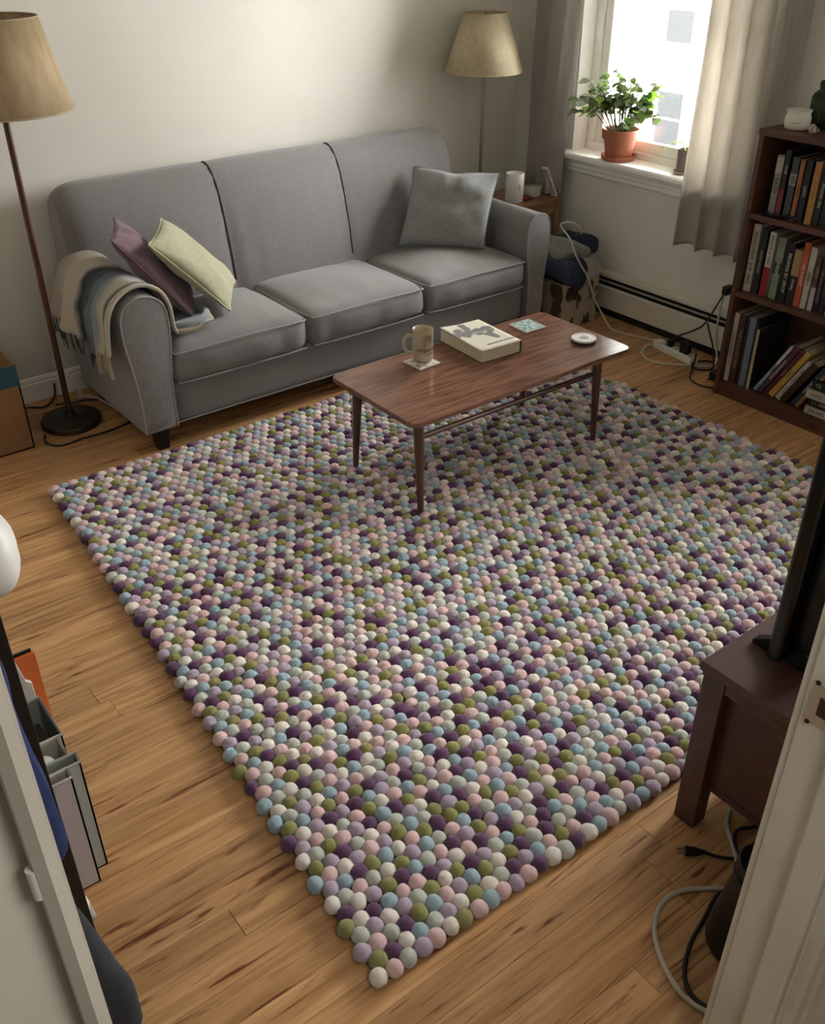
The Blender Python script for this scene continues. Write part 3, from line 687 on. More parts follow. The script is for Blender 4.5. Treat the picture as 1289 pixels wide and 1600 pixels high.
def book(yc, z0, th, h, dep, c, label, group, xs=3.68, txt=None, tc='e0dccf', tilt=0.0, pagec=None, low=None, lab=None, tsize=None, txt2=None, rz=0.0, down=True):
    """spine faces -x at x = xs; yc is the middle of its thickness; tilt leans it towards -y"""
    o = thing('book', (xs, yc, z0), label, 'book', group, rot=(tilt, 0, rz))
    cm = bmat(c)
    B().box(0, .004, -th/2, th/2, 0, h).box(0, dep, -th/2, -th/2+.002, 0, h).box(0, dep, th/2-.002, th/2, 0, h).obj('cover', cm, o, local=True, bevel=.0008, seg=1)
    B().box(.004, dep-.004, -th/2+.002, th/2-.002, .003, h-.004).obj('pages', PAGES, o, local=True)
    if low: B().box(-.0006, .001, -th/2-.0003, th/2+.0003, 0, h*low[1]).obj('colour_block', bmat(low[0]), o, local=True)
    if lab: B().box(-.0006, .001, -th/2-.0003, th/2+.0003, h*lab[1], h*lab[2]).obj('spine_label', bmat(lab[0]), o, local=True)
    if txt:
        s = tsize or min(th*.62, h*.85/(len(txt)*.62))
        zc = h*.5 if not low else h*(1+low[1])/2
        if low: s = min(s, h*(1-low[1])*.9/(len(txt)*.62))
        text(txt, s, mat('ink_'+tc, '#'+tc, .6), o, frame((-.0009, 0, zc), (0, 0, -1), (0, -1, 0)))
    if txt2: text(txt2[0], txt2[1], mat('ink_'+txt2[3], '#'+txt2[3], .6), o, frame((-.0012, 0, h*txt2[2]), (0, 0, -1), (0, -1, 0)))
    return o

# ================================================================== BOOKCASE
bc = thing('bookcase', (3.78, 1.97, 0), 'dark brown wooden bookcase filled with books beside the right curtain', 'bookcase')
BX0, BX1, BY0, BY1 = 3.64, 3.925, 1.50, 2.392
B().box(BX0, BX1, BY1-.022, BY1, 0, 1.163).obj('side_panel', SHELFW, bc, bevel=.0015); B().box(BX0, BX1, BY0, BY0+.022, 0, 1.163).obj('side_panel', SHELFW, bc, bevel=.0015)
B().box(BX0-.003, BX1, BY0-.004, BY1+.004, 1.163, 1.188).obj('top', SHELFW, bc, bevel=.002)
B().box(BX1-.006, BX1, BY0+.022, BY1-.022, .06, 1.163).obj('back_panel', SHELFW, bc)
for z in (.849, .505, .068):
    B().box(BX0+.004, BX1-.006, BY0+.022, BY1-.022, z-.024, z).obj('shelf', SHELFW, bc, bevel=.0015)
B().box(BX0+.008, BX0+.026, BY0+.022, BY1-.022, 0, .044).obj('plinth', SHELFW, bc)
zA, zB, zC = .849, .505, .068
GAg, GBg, GCg = 'books on the upper bookcase shelf', 'books on the middle bookcase shelf', 'books on the bottom bookcase shelf'
book(2.298, zA, .032, .245, .17, '857f75', 'beige book at the window end of the upper bookcase shelf', GAg, txt='KALEB', tc='3a3530', tsize=.022, lab=('a49b8c', .70, .97))
book(2.266, zA, .022, .270, .18, '17171a', 'tall thin black book with red lower spine on upper shelf', GAg, txt='DIVER', tc='c9c4bb', low=('7a1f2b', .42))
book(2.227, zA, .030, .248, .18, '3d4041', 'charcoal book with pale title block on the upper shelf', GAg, lab=('8b8c89', .55, .74), txt2=('BEI', .024, .645, '2a2a2a'))
book(2.195, zA, .021, .245, .17, '9a6238', 'narrow rust orange book on the upper shelf', GAg, txt='PREMIER', tc='5b2f1b')
book(2.164, zA, .027, .247, .18, '161b24', 'black navy book with a white mark on the upper shelf', GAg, txt='JUNO', tc='c2c4c4', tsize=.016)
book(2.124, zA, .031, .247, .17, 'a5783f', 'tan yellow book on the upper shelf near the right edge', GAg, txt='ASHLAND', tc='6b4a1f', tsize=.011)
book(2.088, zA, .026, .245, .18, '121212', 'black book with white lettering right of the tan book', GAg, txt='PSYCHO TEN', tc='c9c6bd')
book(2.058, zA, .026, .240, .18, '1e1e20', 'dark grey book at the right edge of upper shelf', GAg, txt='GARDENS', tc='8b8b88')

book(2.344, zB, .037, .297, .20, 'b5ad9d', 'tall cream book at the window end of middle shelf', GBg, txt='SUGOUGUR  JOR  NAT', tc='35302b')
book(2.303, zB, .029, .284, .20, '1c1b18', 'black book with small pale letters beside the tall cream book', GBg, txt='ASTROVERSES', tc='a9a392', tsize=.016)
book(2.262, zB, .031, .280, .20, 'c9c5bb', 'white book with a crimson lower spine on middle shelf', GBg, txt='REDIDING CEO', tc='2b2724', low=('8c1226', .46))
book(2.214, zB, .036, .268, .20, '7c8672', 'sage green book with black stripes on middle shelf', GBg, txt='FITLIN', tc='c3c9b8', tsize=.020, lab=('20231f', .42, .60), txt2=('IIEII', .022, .51, '9aa28f'))
book(2.167, zB, .033, .256, .20, '131315', 'black book with white spine title right of the green one', GBg, txt='PROMISE BY SIROP', tc='d0cdc4')
book(2.128, zB, .036, .240, .19, '17171c', 'black book with tan label block on middle shelf', GBg, lab=('9b7f55', .52, .985), txt2=('Smoky', .018, .36, 'd0cdc4'))
book(2.094, zB, .030, .274, .20, 'b4502c', 'bright orange book on the middle shelf', GBg, txt='MIS A LIGHT', tc='e8d8c8', tsize=.017)
book(2.062, zB, .029, .262, .20, 'b9b3a6', 'off-white book with black monogram beside the orange book', GBg, txt='SORRISE', tc='5a4a48', tsize=.017, txt2=('GO', .022, .52, '1f1c1b'))
book(2.029, zB, .021, .226, .19, '5a2a2c', 'short maroon book with pale lower spine on middle shelf', GBg, txt='OTEGO', tc='b7a9a3', low=('a8a49b', .45))
book(2.003, zB, .024, .226, .19, '14161a', 'short black book with grey lettering near the frame edge', GBg, txt='THE SMALL STATION', tc='8b8f92')
book(1.975, zB, .026, .235, .19, '1f1215', 'black book with red lettering near the frame edge', GBg, txt='MOROCCO', tc='8e2430')
book(1.943, zB, .030, .19, .19, 'b6ab8c', 'short cream book at the right of the middle shelf', GBg)

book(2.357, zC, .024, .332, .22, 'b9b4aa', 'tall thin white book at window end of bottom shelf', GCg, txt='BULLERONUFERTUNTE', tc='3a332e', xs=3.672)
book(2.327, zC, .034, .330, .22, '47291f', 'tall maroon brown book on the bottom shelf', GCg, txt='THE WINLOSTORES', tc='9a7d6b', xs=3.676)
book(2.300, zC, .018, .334, .22, '111214', 'tall narrow black book on the bottom shelf', GCg, xs=3.68)
book(2.272, zC, .033, .336, .22, '6d7986', 'tall blue grey book on the bottom shelf', GCg, xs=3.674)
book(2.249, zC, .011, .328, .22, '26262a', 'very thin dark book beside blue grey book, bottom shelf', GCg, xs=3.68)
book(2.236, zC, .013, .290, .22, '2a251d', 'thin pale yellow book standing before the leaning books', GCg, low=('b3a985', 1.0), xs=3.672)
def lean(y0, ang, th, h, c, label, **k):
    # lower right corner of the spine rests on the shelf
    t = math.radians(ang); book(y0+th/2*math.cos(t)-.0, zC+th/2*math.sin(t)+.0006, th, h, .2, c, label, 'leaning books on the bottom shelf', tilt=t, **k)
ly = 2.193
for th, h, c, label, kw in [
    (.020, .290, '8ba0ad', 'leaning pale blue book with white top, first of the leaning row', dict(txt='LSCAPE', tc='2b3440', tsize=.012, lab=('c9cdcc', .62, .99))),
    (.027, .300, '4b3550', 'leaning purple book with white lettering on bottom shelf', dict(txt='CONSUMPTIONS', tc='c5b9c0', lab=('5a2433', .55, .995))),
    (.024, .292, '561a22', 'leaning dark red book on bottom shelf', dict(txt='ARGENTA', tc='a8848a', tsize=.009)),
    (.030, .286, 'b08d3d', 'leaning mustard yellow book on bottom shelf', dict(txt='FIELDS', tc='6d5420', tsize=.012)),
    (.026, .240, 'b9aeb0', 'leaning pale pink white book on bottom shelf', dict(txt='THE CONDUCTOR OF', tc='5a4e50')),
    (.034, .240, '3b2219', 'leaning dark brown book on bottom shelf', dict()),
    (.018, .265, '262a44', 'leaning navy book with white lettering on bottom shelf', dict(txt='BLUEBERRY NIGHTS', tc='c9ccd4')),
    (.018, .240, '8d6440', 'leaning tan book, last of the leaning row', dict())]:
    lean(ly, 29, th, h, c, label, **kw); ly -= th/math.cos(math.radians(29))+.0015
def flat(z, th, yl, c, label, txt, tc, dx=0):
    o = thing('book', (3.665+dx, yl, z), label, 'book', 'stacked books on the bottom shelf')
    w, dep = .24, .19
    B().box(0, .004, -w, 0, 0, th).box(0, dep, -w, 0, 0, .002).box(0, dep, -w, 0, th-.002, th).obj('cover', bmat(c), o, local=True, bevel=.0008, seg=1)
    B().box(.004, dep-.004, -w+.003, -.003, .002, th-.002).obj('pages', PAGES, o, local=True)
    if txt: text(txt, th*.5, mat('ink_'+tc, '#'+tc, .6), o, frame((-.0008, -.02, th/2), (0, -1, 0), (0, 0, 1)), align='LEFT')
flat(zC, .036, 1.935, 'b4aea2', 'white book with black title, lowest of the flat stack', 'THE BIRD', '1f1c1a')
flat(zC+.037, .036, 1.930, '1c1a19', 'black book, second from the bottom of the flat stack', 'J. I.  MAN', 'b9b3aa', .006)
flat(zC+.074, .040, 1.942, 'bdb7aa', 'cream book, third in the flat stack on bottom shelf', 'SONG', '6b655c', -.004)
flat(zC+.115, .045, 1.930, '121314', 'black book on top of the flat stack', 'CS', 'b9b3aa', .004)
# glossy dark spectacles-case like dish on the upper shelf
sd = thing('glass_dish', (3.672, 2.27, zA), 'glossy dark oval dish in front of the upper shelf books', 'dish')
b = B(); rings = []
for k, (s, z) in enumerate([(.55, 0), (.85, .006), (1.0, .016), (1.02, .020), (.96, .020), (.8, .010), (.4, .006)]):
    rings.append([(3.668+.021*s*math.cos(t), 2.268+.062*s*math.sin(t), zA+.001+z) for t in [2*PI*q/28 for q in range(28)]])
b.loft(rings).obj('bowl', mat('dark_glaze', '#15181a', .08, coat=.6), sd, smooth=True, ang=60)
B().tube([(3.668, 2.206, zA+.018), (3.672, 2.185, zA+.014), (3.680, 2.165, zA+.012)], .006, 8, 4).obj('handle', mat('dark_glaze_handle', '#1d2022', .15), sd, smooth=True)

# things on top of the bookcase
ZT = 1.188
cup = thing('candle_cup', (3.742, 2.296, ZT), 'small white ceramic candle cup on top of the bookcase', 'cup')
B().lathe([(.040, 0), (.047, .004), (.051, .018), (.051, .045), (.046, .060), (.046, .066), (.050, .068), (.050, .074), (.047, .075), (.043, .066), (.044, .045), (.042, .03), (.001, .028)], (3.742, 2.296, ZT), 36).obj('body', mat('white_ceramic', '#cbc6be', .35), cup, smooth=True, ang=50)
text('CANDLE', .009, mat('ink_grey', '#55504a', .6), cup, frame((-.0512*.93, -.0512*.38, .030), (.38, -.93, 0), (0, 0, 1)), 'label_print')
b = B()
for pts in [[(-.02, .022), (.02, .022), (.02, .038), (-.02, .038)]]:
    b.tube([(3.742-.0508*math.cos(.38+p[0]/.051), 2.296-.0508*math.sin(.38+p[0]/.051), ZT+p[1]) for p in pts], .0006, 4, 0, closed=True)
b.obj('label_border', MATS['ink_grey'], cup)
GJ = bpy.data.materials.new('green_glass'); GJ.use_nodes = True; pj = GJ.node_tree.nodes['Principled BSDF']; pj.inputs['Base Color'].default_value = lin('#3f5a40'); pj.inputs['Transmission Weight'].default_value = .75; pj.inputs['Roughness'].default_value = .08; pj.inputs['IOR'].default_value = 1.3
jar = thing('glass_jar', (3.84, 2.245, ZT), 'large green glass jar on top of the bookcase', 'jar')
B().lathe([(.055, 0), (.066, .006), (.068, .02), (.068, .115), (.062, .132), (.045, .146), (.044, .152), (.047, .156), (.047, .176), (.044, .178), (.041, .174), (.041, .150), (.058, .13), (.064, .112), (.064, .02), (.001, .01)], (3.84, 2.235, ZT), 36).obj('body', GJ, jar, smooth=True, ang=50)
sh = thing('seashell', (3.70, 2.205, ZT), 'small pale spiral seashell beside the green jar', 'shell')
pts = [(3.70+.014*(1-k/26)*math.cos(k*.75)-.0, 2.205-k*.0016, ZT+.017+.012*(1-k/26)*math.sin(k*.75)) for k in range(26)]
B().tube(pts, .011, 8, 3, r1=.002).obj('shell_body', mat('shell', '#b5aca0', .4, col2='#7c6c5f', nscale=50), sh, smooth=True)

# ================================================================== CURTAINS
CURT = mat('taupe_curtain_linen', '#b3ada7', .95, col2='#bdb7b1', nscale=25, stretch=(6, 6, .4), bump=.3, bscale=260, translucent=.35)
CURT2 = mat('light_curtain_linen', '#bdb8b0', .95, col2='#c8c3ba', nscale=25, stretch=(6, 6, .4), bump=.3, bscale=260, translucent=.5)
def curtain(name, y0t, y1t, y0b, y1b, zb, folds, amp, m, label, x=3.93, mid=None, seed=0, xb=None, ztop=2.42):
    o = thing(name, (x, (y0b+y1b)/2, zb), label, 'curtain', 'window curtains')
    def fn(u, v):
        z = ztop+(zb-ztop)*v; ya = y0t+(y0b-y0t)*v; yb_ = y1t+(y1b-y1t)*v
        if mid:
            g = math.exp(-((v-mid[0])/.14)**2); c = (ya+yb_)/2+mid[2]*g; hw = (yb_-ya)/2*(1-mid[1]*g); ya, yb_ = c-hw, c+hw
        ph = folds*2*PI*u+.9*noise.noise(Vector((u*3+seed, v*1.6, 0)))+seed
        a = amp*(.75+.5*noise.noise(Vector((u*2.3, v*.8+seed, 3))))*(.55+.5*v)
        yy = ya+(yb_-ya)*u+.012*math.cos(ph)*(1 if 0 < u < 1 else 0)
        xx = x+((xb-x)*v if xb else 0)+a*math.sin(ph)+.006*noise.noise(Vector((u*9, v*4, seed)))
        return (xx, yy, z+.006*math.sin(ph)*(v > .98))
    B().grid(fn, 120, 70).obj('cloth', m, o, smooth=True, ang=180, solid=.003)
    def hem(k, v0, nm='hem'):
        B().tube([Vector(fn(q/40, v0))+Vector((-.0, 0, 0)) for q in range(41)], .0022, 5, 1).obj(nm, m, o, smooth=True)
    hem(0, .999); hem(1, .965, 'hem_stitch')
    return o
curtain('curtain', 4.06, 3.685, 4.075, 3.80, .605, 3.2, .042, CURT, 'grey taupe curtain left of the window, gathered behind the side table', x=3.935, mid=(.86, .10, .0), seed=1.3)
curtain('curtain', 2.920, 2.560, 2.940, 2.560, .535, 3.3, .032, CURT2, 'pale linen curtain right of the window hanging to below the sill', x=3.925, seed=4.4)
curtain('curtain', 2.640, 2.488, 2.640, 2.470, .56, 1.3, .012, CURT, 'narrow taupe curtain panel behind the right curtain next to the bookcase', x=3.985, seed=2.0)

# ================================================================== LAMPS
SHADE1 = mat('tan_linen_shade', '#b8a381', .9, col2='#ab9674', nscale=30, stretch=(1, 1, .15), bump=.3, bscale=240, translucent=.25)
SHADE2 = mat('cream_parchment_shade', '#d6c9ab', .85, col2='#cabc9b', nscale=40, bump=.15, bscale=120, translucent=.3)
def lamp(loc, label, base_r, pole_r, poleM, baseM, zb, zt, rb, rt, SM, tilt=(0, 0)):
    x, y = loc; o = thing('floor_lamp', (x, y, 0), label, 'lamp')
    B().lathe([(base_r*.96, 0), (base_r, .006), (base_r, .022), (base_r*.97, .028), (base_r*.3, .034), (pole_r*2, .040), (pole_r*1.6, .06)], (x, y, 0), 44, capt=True).obj('base', baseM, o, smooth=True, ang=40)
    tx, ty = x+tilt[0], y+tilt[1]
    B().cyl((x, y, .04), (tx, ty, zt-.03), pole_r, n=18).obj('pole', poleM, o, smooth=True)
    s = B().lathe([(rb, 0), (rt, zt-zb)], (tx, ty, zb), 56, capb=False).obj('lamp_shade', SM, o, smooth=True, solid=.002)
    for rr_, z in ((rb, zb), (rt, zt)):
        B().tube([(tx+rr_*math.cos(a), ty+rr_*math.sin(a), z) for a in [2*PI*q/40 for q in range(40)]], .0035, 6, 1, closed=True).obj('rim', SM, s, smooth=True)
    b = B()
    for k in range(3): a = k*2*PI/3+.4; b.cyl((tx, ty, zt-.03), (tx+rt*math.cos(a), ty+rt*math.sin(a), zt-.003), .0018, n=6)
    b.obj('spider', CHROME, o); B().cyl((tx, ty, zt-.04), (tx, ty, zt+.008), .005, n=10).obj('finial', CHROME, o, smooth=True)
    B().lathe([(.013, 0), (.013, .04), (.028, .075), (.030, .10), (.018, .125), (.001, .13)], (tx, ty, zt-.20), 18).obj('bulb', mat('frosted_bulb', '#cfcac0', .4), o, smooth=True)
    return o
lamp((1.105, 3.965), 'tall floor lamp with tan drum shade left of the sofa', .132, .0125, BRPOLE, BRONZE, 1.318, 1.628, .255, .185, SHADE1)
lamp((3.635, 4.11), 'slim metal floor lamp with cream cone shade behind the sofa', .11, .0085, CHROME, CHROME, 1.228, 1.50, .205, .112, SHADE2)

# ================================================================== SIDE TABLE + things on it
st = thing('side_table', (3.79, 3.95, 0), 'small oak side table between the sofa arm and the left curtain', 'table')
SZ = .585
B().box(3.60, 3.975, 3.80, 4.14, SZ-.022, SZ).obj('table_top', TWOOD, st, bevel=.004)
for x in (3.62, 3.955):
    for y in (3.82, 4.12): B().box(x-.016, x+.016, y-.016, y+.016, 0, SZ-.022).obj('leg', TWOOD, st, bevel=.002)
B().box(3.62, 3.955, 3.812, 3.824, SZ-.085, SZ-.022).obj('apron', TWOOD, st); B().box(3.62, 3.955, 4.116, 4.128, SZ-.085, SZ-.022).obj('apron', TWOOD, st)
B().box(3.612, 3.624, 3.82, 4.12, SZ-.085, SZ-.022).obj('apron', TWOOD, st); B().box(3.951, 3.963, 3.82, 4.12, SZ-.085, SZ-.022).obj('apron', TWOOD, st)
B().box(3.61, 3.965, 3.81, 4.13, .16, .178).obj('lower_shelf', TWOOD, st)
wm = thing('mug', (3.70, 3.895, SZ), 'tall plain white mug on the side table', 'mug')
B().lathe([(.046, 0), (.050, .004), (.050, .148), (.0485, .151), (.046, .148), (.046, .01), (.001, .008)], (3.70, 3.895, SZ), 36).obj('body', mat('white_mug', '#d8d6d0', .4), wm, smooth=True, ang=50)
t_ = text('Tessa', .018, INK, wm, Matrix.Identity(4), 'print', .0003)
for v in t_.data.vertices:
    a = math.radians(-100)+v.co.y/.05; rr_ = .0504+v.co.z; v.co = (rr_*math.cos(a), rr_*math.sin(a), .078+v.co.x)
gj = thing('glass_container', (3.865, 3.93, SZ), 'low round lidded glass container on the side table', 'container')
CG = bpy.data.materials.new('clear_container_glass'); CG.use_nodes = True; pg = CG.node_tree.nodes['Principled BSDF']; pg.inputs['Base Color'].default_value = lin('#cfd1c8'); pg.inputs['Transmission Weight'].default_value = .25; pg.inputs['Roughness'].default_value = .15
B().lathe([(.048, 0), (.054, .004), (.056, .046), (.053, .046), (.05, .008), (.001, .006)], (3.865, 3.93, SZ), 32).obj('bowl', CG, gj, smooth=True, ang=40)
B().lathe([(.058, .046), (.058, .053), (.054, .056), (.001, .055)], (3.865, 3.93, SZ), 32).obj('lid', CG, gj, smooth=True, ang=40)
B().rbox((3.865, 3.93, SZ+.024), (.07, .07, .03), .014, n=4, nz=.005, nf=40).obj('contents', mat('dried_contents', '#7c7864', .9, col2='#4d4a3c', nscale=60), gj, smooth=True)
rc = thing('hair_clip', (3.765, 3.868, SZ), 'dark red plastic hair clip in front of the glass container', 'clip')
B().rbox((3.765, 3.868, SZ+.012), (.075, .04, .022), .009, n=5, nz=.004, nf=30).obj('clip_body', mat('dark_red', '#6d1f2a', .35), rc, smooth=True)
B().tube([(3.725, 3.875, SZ+.005), (3.735, 3.905, SZ+.006), (3.79, 3.905, SZ+.006), (3.81, 3.87, SZ+.005)], .003, 6, 5).obj('loop', mat('pale_red', '#8a4a48', .4), rc, smooth=True)
tb = thing('tablet', (3.93, 3.85, SZ), 'thin white tablet leaning on the curtain at the side table edge', 'tablet')
M_ = frame((3.955, 3.835, SZ+.003), (.15, -.99, 0), (-.30, .25, .92))
b = B().box(-.02, .02, 0, .165, -.006, .006); b.v = [tuple(M_ @ Vector(v)) for v in b.v]; b.obj('shell_case', WHITEP, tb, bevel=.002)
b = B().box(-.016, .016, .008, .157, .006, .0065); b.v = [tuple(M_ @ Vector(v)) for v in b.v]; b.obj('screen', mat('pale_screen', '#9b9894', .2), tb)

# ================================================================== STORAGE BOX with clothes
PRINT = mat('branch_print_card', '#3a2d22', .8, col2='#a09580', nscale=13, detail=5, ramp=(.42, .47), stretch=(1, 1, .55))
sb = thing('storage_box', (3.75, 3.55, 0), 'cream storage box with dark branch print beside the sofa', 'box')
B().box(3.605, 3.895, 3.39, 3.70, 0, .262).obj('body', PRINT, sb, bevel=.003)
B().tube([(3.605, 3.39, .262), (3.895, 3.39, .262), (3.895, 3.70, .262), (3.605, 3.70, .262)], .004, 6, 0, closed=True).obj('rim', mat('box_edge', '#8f846f', .8), sb)
def lump(name, c, dims, r, m, label, seed, rot=0, tilt=0, nz=.016, cat='clothing', sag=None, part='cloth'):
    o = thing(name, (c[0], c[1], c[2]-dims[2]/2), label, cat)
    Rm = Matrix.Rotation(rot, 3, 'Z') @ Matrix.Rotation(tilt, 3, 'X')
    def fn(p):
        p = p+Vector((0, 0, .010*math.sin(p.x*40+seed+3*noise.noise(p*8))*(p.z > 0)))
        p = Rm @ p
        if sag: p.z -= sag(p)
        return p
    B().rbox(c, dims, r, n=16, nz=nz, nf=9, seed=seed, fn=fn).obj(part, m, o, smooth=True, ang=180)
    return o
NAVY = mat('navy_fabric', '#1b2438', .85, col2='#222c42', nscale=30, bump=.3, bscale=200)
HEA = mat('heather_grey_fabric', '#6a6865', .95, col2='#787672', nscale=60, bump=.3, bscale=300, sheen=.2)
LGR = mat('light_grey_fleece', '#8b8781', .95, col2='#97938c', nscale=30, bump=.4, bscale=200, sheen=.3)
DGR = mat('dark_charcoal_fabric', '#25272c', .95, col2='#2d3035', nscale=40, bump=.3, bscale=200)
lump('fleece_blanket', (3.765, 3.54, .315), (.30, .32, .085), .04, LGR, 'light grey folded fleece lying on the storage box', 2.0, sag=lambda p: .06*max(0, -p.y-.12)/.05)
lump('jacket', (3.66, 3.46, .33), (.20, .24, .09), .035, NAVY, 'dark navy jacket hanging over the front of the storage box', 5.0, rot=.2, sag=lambda p: .14*max(0, -p.y-.06)/.08*(.6+.4*math.sin(p.x*30)))
lump('sweatshirt', (3.74, 3.56, .395), (.26, .26, .085), .04, HEA, 'heather grey sweatshirt folded on top of the clothes pile', 8.0, rot=-.15, tilt=.06)
lump('pouch', (3.875, 3.56, .40), (.11, .24, .10), .03, NAVY, 'navy blue pouch on the window side of the clothes pile', 11.0, rot=.1, nz=.008, cat='bag', tilt=-.1)
o = thing('hood_cord', (3.7, 3.39, .26), 'pale piping cord hanging down the front of clothes pile', 'cord')
B().tube([(3.70, 3.395, .33), (3.705, 3.372, .30), (3.72, 3.368, .26), (3.75, 3.372, .235), (3.79, 3.375, .245), (3.83, 3.385, .28)], .005, 8, 5).obj('cord', LGR, o, smooth=True)

# ================================================================== PLANTS
TERRA = mat('terracotta', '#a5644b', .75, col2='#b57258', nscale=12, ramp=(.3, .7))
SOIL = mat('soil', '#33281f', 1, col2='#4a3a2c', nscale=60)
PC = (4.062, 3.495, .825)
sa = thing('plant_saucer', PC, 'terracotta saucer on the window sill under the large pot', 'saucer')
B().lathe([(.078, 0), (.086, .003), (.092, .022), (.0925, .026), (.088, .026), (.084, .010), (.001, .008)], PC, 40).obj('dish', TERRA, sa, smooth=True, ang=50)
pl = thing('potted_plant', (PC[0], PC[1], PC[2]+.008), 'bushy green jade-like plant in a terracotta pot on the window sill', 'plant')
B().lathe([(.066, .008), (.068, .012), (.084, .108), (.093, .108), (.095, .114), (.098, .152), (.094, .156), (.090, .152), (.087, .128), (.001, .125)], PC, 40).obj('pot', TERRA, pl, smooth=True, ang=40)
B().lathe([(.088, .128), (.06, .133), (.001, .135)], PC, 24, capb=False).obj('soil', SOIL, pl)
STEM = mat('plant_stem', '#5d5236', .7, col2='#6f6a3d', nscale=20); 
LEAFS = [mat('leaf_a', '#46572f', .45, col2='#5c6f3c', nscale=20, translucent=.35), mat('leaf_b', '#5b7a35', .45, col2='#77994a', nscale=20, translucent=.45), mat('leaf_c', '#6d7561', .5, col2='#8a917d', nscale=20, translucent=.3), mat('leaf_fresh', '#7fb02f', .45, col2='#93c23f', nscale=20, translucent=.5)]
leafmesh = {}
def leaf_me(k):
    if k in leafmesh: return leafmesh[k]
    vs = []; fs = []; n = 6
    for i in range(n+1):
        t = i/n; w = .36*math.sin(PI*min(1, t**.75))**.8*(1 if t < 1 else 0)+.004; z = -.18*t*t
        vs += [(t, -w, z+.10*w), (t, 0, z), (t, w, z+.10*w)]
    for i in range(n):
        a = i*3; fs += [(a, a+3, a+4, a+1), (a+1, a+4, a+5, a+2)]
    me = bpy.data.meshes.new('leaf'); me.from_pydata(vs, [], fs); me.shade_smooth(); me.materials.append(LEAFS[k]); leafmesh[k] = me; return me
def leaf(parent, p, d, ln, k, roll=0):
    o = bpy.data.objects.new('leaf', leaf_me(k)); COL.objects.link(o); o.parent = parent
    d = Vector(d).normalized(); q = d.to_track_quat('X', 'Z') @ Quaternion((1, 0, 0), roll)
    o.rotation_mode = 'QUATERNION'; o.rotation_quaternion = q; o.location = Vector(p)-parent.location; o.scale = (ln, ln, ln)
pr = random.Random(11); base = Vector((PC[0], PC[1], PC[2]+.128))
for s in range(44):
    a = pr.random()*2*PI; spread = pr.uniform(.05, 1.0); H_ = pr.uniform(.18, .335)*(1-.35*spread*spread)
    a = math.copysign(PI/2, math.sin(a))+pr.gauss(0, .6); reach = .21*spread
    if s == 0: a, spread, H_, reach = math.radians(-80), .7, .24, .15   # bright shoot on the right
    if math.cos(a) > .3: reach *= .5
    p0 = base+Vector((math.cos(a), math.sin(a), 0))*.045*spread; p3 = p0+Vector((math.cos(a)*reach, math.sin(a)*reach, H_)); p1 = p0.lerp(p3, .5)+Vector((0, 0, .02))
    if spread > .75 and s % 3: p3.z -= .05
    B().tube([p0-Vector((0, 0, .01)), p1, p3], .0038, 6, 5, r1=.0018).obj('stem', STEM, pl, smooth=True)
    nl = 8 if s else 8
    for k in range(nl):
        t = .38+.62*(k+1)/nl; q = p0.lerp(p1, t*2) if t < .5 else p1.lerp(p3, t*2-1)
        aa = a+pr.uniform(-1.5, 1.5) if k < nl-1 else a+pr.uniform(-.3, .3); d = Vector((math.cos(aa), math.sin(aa), pr.uniform(-.7, .6)))
        if math.cos(aa) > 0: d.x *= .5
        leaf(pl, q, d, pr.uniform(.036, .062)*(1.25 if s == 0 else 1), 3 if (s == 0 and k > 1) or pr.random() < .06 else pr.choice((0, 0, 1, 2, 0)), pr.uniform(-.9, .9))
P2 = (4.085, 3.075, .825)
s2 = thing('plant_saucer', P2, 'small grey saucer under the grey-brown pot beside the right curtain', 'saucer')
B().lathe([(.045, 0), (.052, .003), (.055, .015), (.051, .015), (.048, .006), (.001, .005)], P2, 28).obj('dish', mat('grey_clay', '#8b837c', .6), s2, smooth=True, ang=50)
p2 = thing('potted_plant', P2, 'small grey-brown pot with one long arching leaf by right curtain', 'plant')
B().lathe([(.040, .006), (.042, .010), (.045, .115), (.043, .118), (.041, .114), (.040, .10), (.001, .098)], P2, 28).obj('pot', mat('brown_grey_clay', '#6f625a', .65), p2, smooth=True, ang=45)
B().lathe([(.041, .100), (.001, .104)], P2, 20, capb=False).obj('soil', SOIL, p2)
pts = spline([Vector((4.085, 3.075, .92)), Vector((4.075, 3.105, .965)), Vector((4.06, 3.15, .965)), Vector((4.045, 3.19, .925)), Vector((4.035, 3.215, .868))], 6)
b = B(); n = len(pts); vs = []
for i, p in enumerate(pts):
    w = .010*math.sin(PI*(.12+.86*i/(n-1))); vs += [p+Vector((-w, -w*.3, .002)), p-Vector((0, 0, .003)), p+Vector((w, w*.3, .002))]
b.add(vs, [f for i in range(n-1) for f in ((i*3, i*3+1, i*3+4, i*3+3), (i*3+1, i*3+2, i*3+5, i*3+4))]).obj('leaf', mat('long_leaf', '#8fae4c', .5, col2='#a3bd66', nscale=12, translucent=.45), p2, smooth=True)

